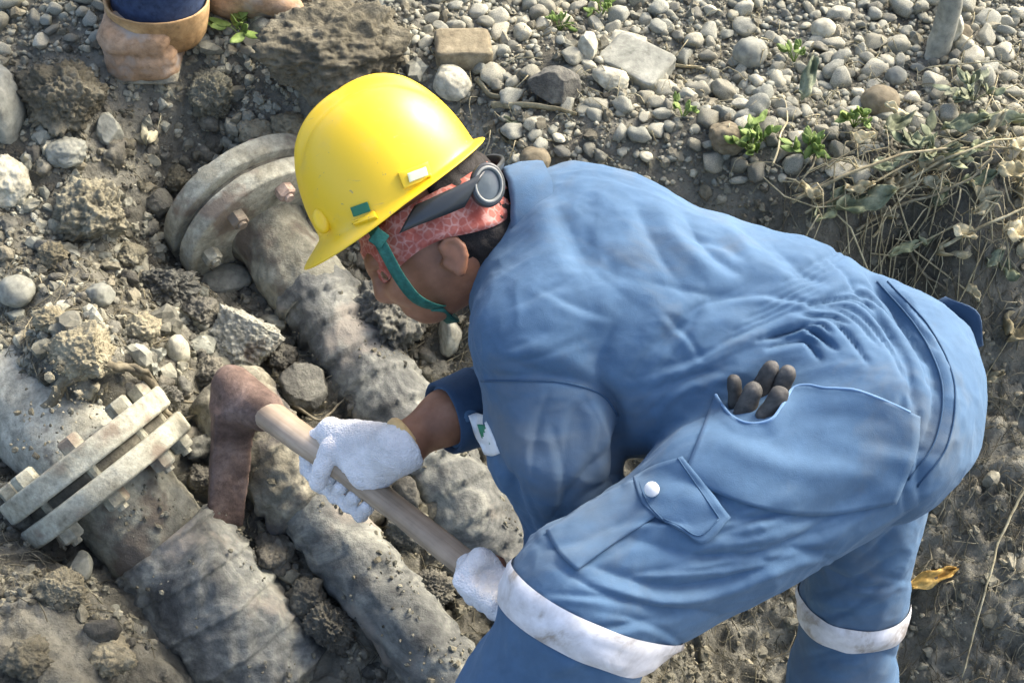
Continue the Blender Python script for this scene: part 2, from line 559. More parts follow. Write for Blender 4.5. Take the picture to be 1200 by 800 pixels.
def tape_mat():
    t = NT('reflective_tape')
    v = t.coord()
    a = t.noise(v, 14, 6, .65, .5)
    b = t.noise(v, 60, 4, .6)
    col = t.mix(.5, t.ramp(a, [(.38, (.33, .30, .26)), (.47, (.56, .56, .55)), (.7, (.74, .76, .78))]), t.ramp(b, [(.3, .7), (.65, 1.1)]), 'MULTIPLY')
    return t.done(col, .45, t.bump(a, .3, .004), .5)
M['tape'] = tape_mat()
def helmet_mat():
    t = NT('yellow_plastic')
    v = t.coord()
    a = t.noise(v, 60, 4, .6)
    col = t.mix(t.ramp(t.noise(v, 14, 6, .7), [(.54, 0.), (.72, .45)]), (.80, .53, .012), (.64, .47, .10))
    mp = t.n('Mapping'); mp.inputs['Scale'].default_value = (30, 260, 90); mp.inputs['Rotation'].default_value = (.4, .7, .5)
    t.l(v, mp.inputs['Vector'])
    col = t.mix(t.ramp(t.noise(mp.outputs[0], 1, 3, .6), [(.68, 0.), (.74, .5)]), col, (.45, .33, .10))
    col = t.mix(t.ramp(t.noise(v, 120, 3, .5), [(.70, 0.), (.74, .7)]), col, (.30, .24, .12))
    r = t.ramp(a, [(.3, .36), (.7, .5)])
    m = t.done(col, r, t.bump(t.noise(v, 7, 3, .5), .08, .004), .5)
    t.b.inputs['Coat Weight'].default_value = .15
    t.b.inputs['Coat Roughness'].default_value = .3
    return m
M['yellow'] = helmet_mat()
def skin_mat():
    t = NT('skin')
    v = t.coord()
    col = t.ramp(t.noise(v, 22, 5, .6), [(.3, (.17, .075, .037)), (.55, (.26, .122, .066)), (.75, (.33, .17, .10))])
    m = t.done(col, .5, t.bump(t.noise(v, 180, 4, .6), .2, .0008), .4)
    t.b.inputs['Subsurface Weight'].default_value = .08
    t.b.inputs['Subsurface Radius'].default_value = (.01, .004, .002)
    return m
M['skin'] = skin_mat()
M['hair'] = earthy('hair', ((.008, .007, .006), (.014, .012, .01), (.025, .02, .018)), 60, .55, .8, .003, 160)
def bandana_mat():
    t = NT('bandana_cloth')
    v = t.coord()
    w = t.n('TexVoronoi', feature='DISTANCE_TO_EDGE'); w.inputs['Scale'].default_value = 95
    t.l(v, w.inputs['Vector'])
    pat = t.ramp(w.outputs['Distance'], [(.05, 1.), (.14, 0.)])
    n_ = t.noise(v, 30, 4, .6)
    col = t.mix(t.math('MULTIPLY', pat, t.ramp(n_, [(.38, 0.), (.6, .6)])), t.ramp(n_, [(.35, (.26, .06, .045)), (.7, (.52, .19, .14))]), (.62, .42, .36))
    return t.done(col, .85, t.bump(n_, .5, .004), .2)
M['bandana'] = bandana_mat()
M['strap'] = earthy('strap', ((.015, .085, .065), (.025, .13, .10), (.04, .18, .14)), 30, .7, .2, .001, 200)
def plain(name, col, rough=.5, spec=.4, metal=0):
    t = NT(name)
    v = t.coord()
    c = t.mix(.5, col, t.ramp(t.noise(v, 40, 5, .6), [(.3, .7), (.7, 1.25)]), 'MULTIPLY')
    return t.done(c, rough, t.bump(t.noise(v, 120, 4, .6), .15, .001), spec, metal)
M['goggle'] = plain('goggle_plastic', (.035, .04, .04), .35, .5)
M['goggle_ring'] = plain('goggle_ring', (.24, .25, .22), .5)
M['lens'] = plain('goggle_lens', (.10, .12, .12), .12, .6)
M['sticker_green'] = plain('green_sticker', (.02, .16, .08), .4)
M['sticker_pale'] = plain('pale_sticker', (.62, .66, .42), .4)
M['white'] = plain('white_patch', (.62, .64, .62), .6)
M['button'] = plain('snap_button', (.6, .62, .6), .35, .5)
M['eye'] = plain('eyelid', (.10, .045, .025), .2, .5)

# ------------------------------------------------------------------ ground
CTRL = [(0, 0, .32), (200, 0, .29), (400, 0, .28), (600, 0, .27), (800, 0, .27), (1000, 0, .27), (1200, 0, .27),
 (50, 110, .27), (180, 95, .25), (300, 120, .20), (420, 80, .27), (600, 100, .25), (800, 100, .25), (1000, 100, .25), (1180, 100, .26),
 (40, 200, .22), (150, 190, .19), (225, 165, .12), (190, 235, .05), (420, 180, .12), (600, 200, .21), (750, 200, .23), (900, 200, .24), (1050, 200, .25), (1180, 190, .25),
 (60, 280, .18), (150, 265, .10), (1000, 280, .19), (1150, 262, .20), (700, 300, .08),
 (20, 330, .16), (130, 340, .13), (225, 350, .02), (205, 305, -.03), (250, 330, -.03), (330, 330, -.02), (500, 330, -.06), (420, 300, -.04), (560, 380, -.02), (1150, 350, .06),
 (100, 420, .20), (70, 400, .20), (150, 440, .15), (200, 430, .08), (350, 440, -.04), (470, 430, -.06), (400, 480, -.06), (620, 450, -.14), (800, 400, -.05), (1000, 420, -.1), (1180, 430, -.05),
 (30, 530, .03), (220, 500, .0), (290, 560, -.06), (450, 560, -.08), (550, 560, -.10), (590, 640, -.13), (700, 560, -.12), (850, 580, -.2), (1100, 560, -.18), (1190, 560, -.17),
 (20, 660, .07), (110, 640, -.04), (60, 730, .09), (160, 750, -.02), (230, 790, -.16), (260, 620, -.07), (310, 680, -.11), (390, 770, -.15), (470, 640, -.09), (560, 760, -.13), (640, 700, -.18), (880, 720, -.3), (1100, 700, -.28), (1190, 700, -.25),
 (1100, 800, -.38), (900, 800, -.38), (650, 830, -.15), (420, 830, -.21), (340, 840, -.19), (60, 820, .08)]
cx = np.array([onz(*c)[:2] for c in CTRL]); cz = np.array([c[2] for c in CTRL])
FAR = [(-.9, .8, .08), (-.4, .7, .02), (0, .75, -.02), (.25, .75, -.34), (.6, .8, -.37), (1.2, 1.0, -.3), (1.3, 1.6, -.2), (1.4, 2.1, .22), (-1.3, 1.5, .1), (-1.5, 2.2, .3), (2, 2.6, .3), (-2, 2.8, .36), (0, 3.4, .32), (-.8, 3.2, .35), (.9, 3.3, .33), (3, 1.5, .1), (4, 5, .4), (-4, 5, .45), (-4, 1, .3), (-3, -3, .3), (3, -3, .2), (0, -4, .2), (0, -.6, .05), (0, 8, .5)]
cx = np.vstack([cx, [f[:2] for f in FAR]]); cz = np.concatenate([cz, [f[2] for f in FAR]])
def _k(A, B):
    r = np.linalg.norm(A[:, None]-B[None], axis=2)
    return np.sqrt(r*r+.05**2)
_n = len(cx)
_A = np.zeros((_n+1, _n+1)); _A[:_n, :_n] = _k(cx, cx)+np.eye(_n)*-.02; _A[:_n, _n] = 1; _A[_n, :_n] = 1
_w = np.linalg.solve(_A, np.concatenate([cz, [0]]))
def ground_z(XY):
    XY = np.atleast_2d(np.asarray(XY, float))[:, :2]
    out = np.empty(len(XY))
    for s in range(0, len(XY), 60000):
        Q = XY[s:s+60000]
        b = np.concatenate([_k(Q, cx), np.ones((len(Q), 1))], 1)@_w
        P3 = np.column_stack([Q, np.zeros(len(Q))])
        trench = 1/(1+np.exp(-(.14-b)*40))               # rougher, lumpier soil below the gravel level
        b = b+.02*fbm(P3, 6, 3)+(.006+.014*trench)*fbm(P3, 22, 3, 4.)+(.004+.007*trench)*(ridged(P3, 38, 3, 2.)-1)*.6-.014*trench*np.clip(ridged(P3+.03*np.column_stack([fbm(P3, 12, 2, 1.), fbm(P3, 12, 2, 5.), 0*b]), 9, 1, 12.)-.82, 0, .2)/.2
        b = b+(.002+.0035*trench)*fbm(P3, 75, 2, 8.)
        out[s:s+60000] = b
    return out
def axis(lo, hi, step, far, far_step):
    a = np.arange(lo, hi, step)
    g, s, x = [], step, hi
    while x < far: g.append(x); s *= 1.35; x += s
    g2, s, x = [], step, lo-step
    while x > -far: g2.append(x); s *= 1.35; x -= s
    return np.concatenate([g2[::-1], a, g])
gx = axis(-1.25, 1.25, .0065, 30, .5)
gy = axis(.95, 2.75, .0065, 30, .5)
GX, GY = np.meshgrid(gx, gy, indexing='ij')
XY = np.column_stack([GX.ravel(), GY.ravel()])
ZZ = ground_z(XY)
ii = np.arange(len(XY)).reshape(GX.shape)
q = np.stack([ii[:-1, :-1], ii[1:, :-1], ii[1:, 1:], ii[:-1, 1:]], -1).reshape(-1, 4)
ground = obj('ground', mesh_np('ground', np.column_stack([XY, ZZ]), q), M['soil'])
ground['kind'] = 'structure'
def hit(px, py):
    """where the ray of a photograph pixel meets the soil"""
    r = ray(px, py)
    d = np.linspace(1.6, 4.2, 700)
    P = CAM+d[:, None]*r
    g = ground_z(P)
    k = np.argmax(P[:, 2] < g)
    return np.array([P[k, 0], P[k, 1], g[k]])

# ------------------------------------------------------------------ pipes
def lathe(A, D, prof, seg=72, disp=None, ref=None):
    """surface of revolution about A + t*D; prof rows (t, r); disp(P, t, ang) -> radial offset"""
    D = unit(D)
    X = unit(np.cross(D, [0, 0, 1.0])) if ref is None else unit(ref-D*(D@ref))
    Y = np.cross(D, X)
    prof = np.asarray(prof, float)
    a = np.linspace(0, 2*math.pi, seg, endpoint=False)
    rad = np.cos(a)[:, None]*X+np.sin(a)[:, None]*Y
    V = A+prof[:, 0, None, None]*D+prof[:, 1, None, None]*rad[None]
    n = len(prof)
    if disp is not None:
        V0 = V.reshape(-1, 3)
        dd = disp(V0, np.repeat(prof[:, 0], seg), np.tile(a, n)).reshape(n, seg, 1)
        V = V+dd*rad[None]
    i = np.arange(n-1)[:, None]*seg
    j = np.arange(seg)[None]
    q = np.stack([i+j, i+(j+1) % seg, i+seg+(j+1) % seg, i+seg+j], -1).reshape(-1, 4)
    return V.reshape(-1, 3), q
def lin(t0, t1, r, n=2): return [(t, r) for t in np.linspace(t0, t1, n)]
def disc_prof(t0, t1, r, hole):
    e = .004
    return [(t0, hole), (t0, r-e), (t0+e*.3, r-e*.3), (t0+e, r)]+lin(t0+e*2, t1-e*2, r, 6)+[(t1-e, r), (t1-e*.3, r-e*.3), (t1, r-e), (t1, hole)]
def hexbolt(G, c, D, r, ln, up, rot=0.0):
    D = unit(D); X = unit(up-D*(D@up)); Y = np.cross(D, X)
    a = np.arange(6)*math.pi/3+rot
    ring = lambda t, s: [c+D*t+(math.cos(k)*X+math.sin(k)*Y)*r*s for k in a]
    V = ring(0, 1)+ring(ln*.85, 1)+ring(ln, .82)+[c+D*ln]
    q = [(k, (k+1) % 6, 6+(k+1) % 6, 6+k) for k in range(6)]+[(6+k, 6+(k+1) % 6, 12+(k+1) % 6, 12+k) for k in range(6)]
    t = [(12+k, 12+(k+1) % 6, 18) for k in range(6)]
    G.add(V, q, t)
def spiral(pitch, amp, seedoff, rough):
    def f(P, t, a):
        u = t/pitch+a/(2*math.pi)+.12*fbm(P, 5, 2, seedoff)
        s = u-np.floor(u)
        return amp*(s-.5)+rough*fbm(P, 14, 4, seedoff)+rough*.5*ridged(P, 26, 3, seedoff)
    return f
def lump(amp, off):
    return lambda P, t, a: amp*fbm(P, 12, 4, off)+amp*.4*ridged(P, 30, 2, off)
def pipe_root(name, A, label): return empty(name, A, label, 'pipe')

# near pipe, lower left
P1a, P1b = W(112, 545, 2.30), W(288, 757, 2.35)
D1 = unit(P1b-P1a)
pr = pipe_root('flanged_pipe', P1a, 'nearest dusty pipe at lower left with bolted flange seen edge-on')
D1b = unit(onz(12, 455, .05)-P1a)
G = Geo(); G.add(*lathe(P1a, D1b, [(-.02, .0), (-.018, .08)]+lin(-.015, .6, .088, 40), 64, lump(.007, 3)))
tag(obj('barrel', G.mesh('barrel'), M['concrete'], pr), 'pale pipe length running out of frame beyond the flange')
G = Geo(); G.add(*lathe(P1a, D1, lin(.015, .20, .086, 30), 72, lump(.007, 5)))
obj('barrel', G.mesh('barrel'), M['pipe'], pr)
for t0, t1, off in ((-.042, -.004, 1.), (.012, .048, 2.)):
    G = Geo(); G.add(*lathe(P1a, D1, disc_prof(t0, t1, .158, .08), 96, lambda P, t, a: .0022*fbm(P, 25, 3, off)))
    bevel(obj('flange', G.mesh('flange'), M['flange'], pr), .002)
G = Geo(); G.add(*lathe(P1a, D1, disc_prof(-.004, .014, .128, .08), 64))
obj('gasket', G.mesh('gasket'), M['mud'], pr)
Xc = unit(np.cross(D1, FWD))
for k in range(8):
    an = k*math.pi/4+.30
    Xv = unit(np.cross(D1, [0, 0, 1.])); Yv = np.cross(D1, Xv)
    c = P1a+.126*(math.cos(an)*Xv+math.sin(an)*Yv)
    G = Geo()
    hexbolt(G, c+D1*.046, D1, .020, .024, Yv, k*.3)
    hexbolt(G, c-D1*.040, -D1, .020, .024, Yv, k*.5)
    G.tube([c-D1*.03, c+D1*.078], .009, 8)
    obj('bolt', G.mesh('bolt', False), M['flange'], pr)
prof = [(.16, .088), (.165, .098)]+lin(.17, .47, .108, 90)+[(.475, .10), (.48, .085)]
prof = [(t, r*(1-.12*max(0, (.26-t)/.1)) if t > .168 else r) for t, r in prof]
G = Geo(); G.add(*lathe(P1a, D1, prof, 110, spiral(.075, .0065, 4., .009)))
tag(obj('wrapping', G.mesh('wrapping'), M['wrap'], pr), 'blue-grey tape wrapping, thick and crumpled')
G = Geo(); G.add(*lathe(P1a, D1, lin(.46, 1.1, .084, 40), 64, lump(.003, 6)))
obj('barrel', G.mesh('barrel'), M['pipe'], pr)

# far pipe behind, running under the worker
P2a, P2b = W(310, 266, 2.69), W(590, 655, 2.43)
D2 = unit(P2b-P2a)
pr = pipe_root('flanged_pipe', P2a, 'long wrapped pipe whose round flange lies beside the yellow helmet')
G = Geo(); G.add(*lathe(P2a, D2, [(0, .088), (.02, .078)]+lin(.04, .20, .072, 24), 80, lump(.006, 13)))
obj('barrel', G.mesh('barrel'), M['pipe'], pr)
for t0, t1, off, rr in ((-.08, -.04, 1., .172), (-.022, .016, 2., .170)):
    G = Geo(); G.add(*lathe(P2a, D2, disc_prof(t0, t1, rr, .08), 110, lambda P, t, a: .002*fbm(P, 25, 3, off)))
    bevel(obj('flange', G.mesh('flange'), M['flange'], pr), .002)
G = Geo(); G.add(*lathe(P2a, D2, disc_prof(-.045, -.02, .148, .07), 72))
obj('gasket', G.mesh('gasket'), M['mud'], pr)
Xv = unit(np.cross(D2, [0, 0, 1.])); Yv = np.cross(D2, Xv)
for k in range(8):
    an = k*math.pi/4+.55
    c = P2a+.130*(math.cos(an)*Xv+math.sin(an)*Yv)
    G = Geo()
    hexbolt(G, c+D2*.014, D2, .018, .024, Yv, k*.4)
    hexbolt(G, c-D2*.078, -D2, .018, .022, Yv, k*.4)
    G.tube([c-D2*.07, c+D2*.044], .009, 8)
    o = obj('bolt', G.mesh('bolt', False), M['rusty_bolt'] if k in (2, 5) else M['flange'], pr)
prof = [(.16, .070), (.165, .074)]+[(t, .076-.010*(t-.17)/.78) for t in np.linspace(.17, .95, 150)]+[(.955, .062)]
G = Geo(); G.add(*lathe(P2a, D2, prof, 110, spiral(.065, .009, 24., .006)))
tag(obj('wrapping', G.mesh('wrapping'), M['wrap'], pr), 'grey tape wrapping in overlapping turns')
G = Geo(); G.add(*lathe(P2a, D2, lin(.93, 1.6, .060, 40), 64, lump(.003, 16)))
M['pipe_green'] = earthy('pipe_green', ((.12, .14, .11), (.22, .26, .205), (.30, .34, .28)), 9, .8, .5, .004, 40)
obj('barrel', G.mesh('barrel'), M['pipe_green'], pr)

# middle pipe
P3a, P3b = W(322, 540, 2.42), W(530, 800, 2.29)
D3 = unit(P3b-P3a)
pr = pipe_root('wrapped_pipe', P3a, 'short middle pipe with torn tan wrapping below the mattock head')
prof = [(-.16, .05), (-.155, .070)]+lin(-.15, .105, .074, 60)+[(.11, .068), (.115, .055)]
G = Geo(); G.add(*lathe(P3a, D3, prof, 96, spiral(.07, .008, 33., .010)))
tag(obj('wrapping', G.mesh('wrapping'), M['wrap_tan'], pr), 'muddy tan wrapping with a ragged edge')
G = Geo(); G.add(*lathe(P3a, D3, lin(.09, .9, .061, 60), 72, spiral(.05, .007, 41., .005)))
obj('barrel', G.mesh('barrel'), M['wrap'], pr)

# ------------------------------------------------------------------ mattock (its handle carries the worker's hands)
HA, HB = W(303, 477, 2.25), W(592, 699, 1.90)
HD = unit(HB-HA)
HLEN = .98
def on_handle(px):
    lo, hi = 0., 1.2
    for _ in range(40):
        m = (lo+hi)/2
        if pix(HA+HD*m)[0] < px: lo = m
        else: hi = m
    return HA+HD*lo
def hpx(px, dx=0., dy=0., dd=0.):
    """point offset from the handle axis at photograph column px: dx,dy pixels, dd metres of depth"""
    P = on_handle(px)
    x, y, d = pix(P)
    return W(x+dx, y+dy, d+dd)

# ------------------------------------------------------------------ the worker: joints
pelvis, waist, belly, chest, upchest = W(1018, 462, 1.93), W(900, 408, 1.955), W(775, 384, 1.965), W(708, 362, 1.97), W(682, 314, 1.985)
neck0, neck1 = W(596, 292, 1.99), W(528, 282, 1.97)
Lsh, Lel, Lwr = W(632, 400, 1.875), W(690, 640, 1.985), hpx(578, 34, 26, .02)
Rsh, Rel, Rcf, Rwr = W(650, 320, 2.12), W(628, 452, 2.12), W(524, 488, 2.045), W(468, 523, 2.015)
Lhip, Lkn, Lank = W(1012, 512, 1.86), W(692, 702, 1.775), None
Lank = Lkn+.41*unit(-.38*RIGHT-.86*UP+.34*FWD)
Rhip, Rkn = W(1022, 470, 2.02), W(1003, 690, 2.15)
Rank = Rkn+.38*unit(-.02*RIGHT-.82*UP+.42*FWD)
Z3 = np.array([0, 0, 1.])
tn = unit(np.array([0, -.25, 1.]))                     # thin direction of the trunk
# head frame: face direction, crown direction, the head's own left
hF = unit(-.84*RIGHT-.54*UP)
hC = unit(-.54*RIGHT+.84*UP-.23*FWD)
hF = unit(hF-hC*(hF@hC))
hL = np.cross(hC, hF)
if hL@FWD > 0: hL = -hL
HC0 = W(503, 265, 1.965)
HM = np.array([hF, hL, hC])
def hp(f, l, c): return HC0+hF*f+hL*l+hC*c

# finger chains (points in space): right hand over the handle, left hand near its end
def right_fingers():
    ch = []
    ch.append(([hpx(405, 4, -30, -.012), hpx(392, -6, -20, -.038), hpx(384, -6, 8, -.040), hpx(384, -12, 26, -.026)], .0125))       # thumb over the near side
    for k in range(4):
        x = 378+k*15
        ch.append(([hpx(x, 6, -30, -.002), hpx(x, -18, -14, .026), hpx(x, -16, 14, .034), hpx(x, 0, 34, .006), hpx(x, 8, 24, -.022)], .0118-.0006*k))
    return ch
def left_fingers():
    ch = [([hpx(566, 18, -18, .0), hpx(560, 2, -20, -.024), hpx(556, -6, -2, -.032), hpx(556, -10, 14, -.03)], .0125)]
    for k in range(4):
        x = 560+k*12
        ch.append(([hpx(x, 20, 14, -.012), hpx(x, -4, 22, -.032), hpx(x, -18, 6, -.03), hpx(x, -14, -14, -.004), hpx(x, 4, -22, .014)], .0115-.0006*k))
    return ch
def chain(P, pts, r):
    d = None
    for i in range(len(pts)-1):
        e = cone(P, pts[i], pts[i+1], r*(1-.06*i), r*(1-.06*(i+1)))
        d = e if d is None else smin(d, e, .004)
    return d
def right_hand(P, g=0.0):
    pal = usmin([cone(P, Rwr, hpx(405, 10, -36, -.006), .030+g, .034+g, -FWD+UP*.5, .62),
                 cone(P, Rwr+(Rwr-hpx(405, 10, -36, -.006))*.15, hpx(430, 6, -26, -.012), .029+g, .031+g, -FWD, .8),
                 cone(P, hpx(384, 4, -32, -.002), hpx(432, 2, -26, -.006), .021+g, .024+g)], .02)
    d = pal
    for pts, r in right_fingers(): d = smin(d, chain(P, pts, r+g), .0045)
    return d
def left_hand(P, g=0.0):
    d = usmin([cone(P, Lwr, hpx(576, 22, 14, .0), .028+g, .032+g, -FWD, .75), cone(P, hpx(566, 18, 8, -.008), hpx(596, 18, 12, -.006), .022+g, .024+g)], .02)
    for pts, r in left_fingers(): d = smin(d, chain(P, pts, r+g), .0035)
    return d

def head_sdf(P):
    ds = [ell(P, hp(-.012, 0, .012), HM, (.100, .077, .108)), ell(P, hp(.028, 0, -.040), HM, (.068, .062, .072)),
          cone(P, hp(-.005, 0, -.062), hp(.060, 0, -.092), .046, .024, hL, 1.15)]
    d = usmin(ds, .035)
    d = smin(d, cone(P, hp(.094, 0, -.018), hp(.104, 0, -.045), .009, .014), .02)           # nose
    d = smin(d, cone(P, hp(.085, .022, -.002), hp(.085, -.022, -.002), .016, .016), .02)    # brow
    d = smin(d, cone(P, hp(.083, -.012, -.082), hp(.083, .012, -.082), .010, .010), .01)    # mouth
    for s in (-1, 1):
        d = smin(d, ell(P, hp(.072, s*.032, -.048), HM, (.022, .02, .018)), .02)            # cheeks
        d = -smin(-d, ell(P, hp(.100, s*.031, -.02), HM, (.018, .018, .012)), .012)         # eye sockets
        eo = hp(-.006, s*.079, -.040)
        rim = [(.010, .003, .008), (.008, .005, .018), (-.004, .007, .024), (-.014, .008, .018), (-.017, .008, .004), (-.013, .007, -.008), (-.005, .005, -.017), (.005, .003, -.022)]
        ear = ell(P, eo+hF*-.005+hL*s*.006, HM, (.014, .004, .021))
        for (f0, l0, c0), (f1, l1, c1) in zip(rim[:-1], rim[1:]):
            ear = smin(ear, cone(P, eo+hF*f0+hL*s*l0+hC*c0, eo+hF*f1+hL*s*l1+hC*c1, .0042, .0042), .004)
        ear = smin(ear, ell(P, eo+hF*.004+hL*s*.003-hC*.022, HM, (.008, .005, .009)), .006)
        ear = smin(ear, cone(P, eo+hF*.014-hC*.004, eo+hF*.012-hC*.012, .006, .005), .005)
        d = smin(d, ear, .006)
    return d
def neck_sdf(P): return usmin([cone(P, neck0, W(560, 292, 1.985), .062, .056), cone(P, W(560, 292, 1.985), hp(-.02, 0, -.06), .056, .052)], .02)
def neck_head(P): return smin(head_sdf(P), neck_sdf(P)+.0004, .03)
def body_sdf(P):
    tr = usmin([cone(P, pelvis, waist, .122, .112, tn, .72), cone(P, waist, belly, .112, .122, tn, .72), cone(P, belly, chest, .122, .135, tn, .7), cone(P, chest, upchest, .135, .11, tn, .7)], .05)
    d = smin(tr, neck_sdf(P), .04)
    aL = usmin([cone(P, Lsh, Lel, .055, .042), cone(P, Lel, Lwr, .042, .028)], .02)
    aR = usmin([cone(P, Rsh, Rel, .055, .042), cone(P, Rel, Rcf, .043, .038), cone(P, Rcf, Rwr, .038, .027)], .02)
    aL = smin(aL, left_hand(P), .015); aR = smin(aR, right_hand(P), .015)
    d = smin(smin(d, aL, .03), aR, .03)
    lg = []
    for hip, kn, an in ((Lhip, Lkn, Lank), (Rhip, Rkn, Rank)):
        ft = an+np.array([0, -.12, -.062])
        lg.append(usmin([cone(P, hip, kn, .088, .058), cone(P, kn, kn*.6+an*.4, .056, .056), cone(P, kn*.6+an*.4, an, .056, .038), cone(P, an+[.0, .0, -.05], ft, .034, .026)], .03))
    return smin(smin(d, lg[0], .03), lg[1], .03)

worker = empty('person', (float((Lank[0]+Rank[0])/2), float((Lank[1]+Rank[1])/2), float(Rank[2])-.09),
               'worker in blue coverall and yellow helmet bending over to swing a mattock', 'person')
def bounds(pts, pad):
    pts = np.array(pts)
    return pts.min(0)-pad, pts.max(0)+pad
lo, hi = bounds([pelvis, upchest, HC0, Lank, Rank, Rwr, Lwr, Rsh, hpx(380)], .22)
V, Q = sculpt(body_sdf, lo, hi, .0065, 1)
V2, Q2 = sculpt(neck_head, HC0-.19, HC0+.19, .0031, 1)
V, Q = np.vstack([V, V2]), np.vstack([Q, Q2+len(V)])
tag(obj('body', mesh_np('body', V, Q), M['skin'], worker), 'brown skin of face, neck and forearms')
for s in (-1, 1):
    Ve, Fe = ico(2)
    obj('eye', mesh_np('eye', Ve*.0125+hp(.080, s*.031, -.02), None, Fe), M['eye'], worker)

# ------------------------------------------------------------------ coverall
def slab(P, c, n): return (P-c)@unit(n)
def coverall_sdf(P):
    tr = usmin([cone(P, pelvis, waist, .152, .152, tn, .82), cone(P, waist, belly, .152, .168, tn, .84),
                cone(P, belly, chest, .168, .176, tn, .84), cone(P, chest, upchest, .178, .142, tn, .80)], .06)
    tr = smin(tr, cone(P, W(640, 250, 2.0), W(660, 250, 2.02), .045, .055), .05)
    tr = smin(tr, ell(P, W(1026, 500, 1.87), np.eye(3), (.120, .115, .124)), .05)
    tr = smin(tr, ell(P, W(1030, 440, 1.99), np.eye(3), (.126, .115, .120)), .05)
    nk = cone(P, neck0, W(572, 292, 1.985), .078, .066)
    nk = np.maximum(nk, slab(P, W(606, 288, 1.985), W(560, 292, 1.985)-neck0))
    tr = smin(tr, nk, .03)
    aL = usmin([cone(P, Lsh, W(650, 520, 1.905), .090, .086), cone(P, W(650, 520, 1.905), Lel, .088, .072), cone(P, Lel, Lwr, .070, .048)], .03)
    aL = np.maximum(aL, slab(P, Lwr+unit(Lel-Lwr)*.05, Lwr-Lel))
    aR = usmin([cone(P, Rsh, Rel, .085, .075), cone(P, Rel, Rcf, .070, .052)], .03)
    aR = np.maximum(aR, slab(P, Rcf, Rcf-Rel))
    d = smin(tr, aL, .020+.075*np.exp(-(np.linalg.norm(P-W(625, 350, 1.86), axis=1)/.11)**2))
    d = smin(d, aR, .03)
    lL = usmin([cone(P, Lhip, W(850, 600, 1.81), .124, .112), cone(P, W(850, 600, 1.81), Lkn, .112, .100), cone(P, Lkn, Lkn*.55+Lank*.45, .099, .098), cone(P, Lkn*.55+Lank*.45, Lank, .098, .088)], .03)
    mR = Rkn*.5+Rank*.5
    lR = usmin([cone(P, Rhip, Rkn, .115, .077), cone(P, Rkn, mR, .074, .082), cone(P, mR, Rank, .082, .085)], .03)
    lL = np.maximum(lL, slab(P, Lank, Lank-Lkn)); lR = np.maximum(lR, slab(P, Rank, Rank-Rkn))
    tl = smin(tr, lL, .03)
    d = smin(d, lL, .012)
    d = smin(d, tl, .01)
    d = smin(d, lR, .012)
    return d
lo, hi = bounds([pelvis+[.2, 0, 0], upchest, Lank, Rank, Rcf, Lel, Lsh, Rsh], .2)
V, Q = sculpt(coverall_sdf, lo, hi, .0033, 3)
N = vnormals(V, Q)

# folds: creases and ridges drawn where the photograph shows them, pressed into the cloth itself
def polydist(px, py, pts):
    best = np.full(len(px), 1e9); side = np.zeros(len(px)); along = np.zeros(len(px))
    L = [0]
    for a, b in zip(pts[:-1], pts[1:]): L.append(L[-1]+math.hypot(b[0]-a[0], b[1]-a[1]))
    for i, (a, b) in enumerate(zip(pts[:-1], pts[1:])):
        ux, uy = b[0]-a[0], b[1]-a[1]
        l2 = ux*ux+uy*uy
        t = np.clip(((px-a[0])*ux+(py-a[1])*uy)/l2, 0, 1)
        dx, dy = px-(a[0]+t*ux), py-(a[1]+t*uy)
        d = np.hypot(dx, dy)
        m = d < best
        best[m] = d[m]
        side[m] = (np.sign(ux*dy-uy*dx)*d)[m]
        along[m] = ((L[i]+t*math.sqrt(l2))/L[-1])[m]
    return best, side, along
def fold(px, py, pts, w, h, skew=.0):
    """ridge of height h (negative: crease), width w px, fading to both ends"""
    w = w*(.72 if h < 0 else .9)
    pts = [tuple(p) for p in spline(pts, max(6, 3*len(pts)))]
    d, s, al = polydist(px, py, pts)
    env = np.sin(np.pi*np.clip(al*.92+.04, 0, 1))**.6
    prof = np.exp(-(d/w)**2) if h > 0 else np.exp(-(d/w)**1.35)
    h = h*FSC
    if skew: prof = prof*(1+skew*np.tanh(s/w))
    return h*env*prof
FOLDS = []
FSC = 1.2
KF = .62
def F(pts, w, h, skew=0.): FOLDS.append((pts, w, h*KF, skew))
# trunk drags from shoulder and armpit
F([(722, 470), (760, 410), (830, 360), (900, 330)], 15, -.010); F([(735, 440), (770, 385), (830, 340)], 16, .009)
F([(735, 505), (800, 450), (850, 420), (905, 400)], 14, -.010); F([(760, 480), (815, 425), (880, 395)], 12, .009)
F([(625, 235), (650, 300), (700, 345), (720, 430)], 22, .007); F([(655, 240), (690, 310), (735, 350)], 16, -.006)
F([(770, 240), (800, 290), (850, 330)], 13, .009); F([(800, 250), (835, 300), (870, 322)], 10, -.008); F([(745, 240), (775, 300), (800, 335)], 12, -.007)
F([(850, 262), (885, 305), (935, 330)], 11, .007); F([(900, 280), (940, 315), (985, 330)], 10, -.007); F([(760, 330), (835, 345), (880, 330)], 9, -.006)
F([(550, 440), (620, 440), (690, 450), (722, 485)], 10, -.007); F([(560, 420), (640, 415), (705, 440)], 16, .007)
F([(590, 300), (570, 350), (556, 410)], 14, .006); F([(720, 380), (700, 430), (716, 480)], 14, -.010)
KF = 1.25
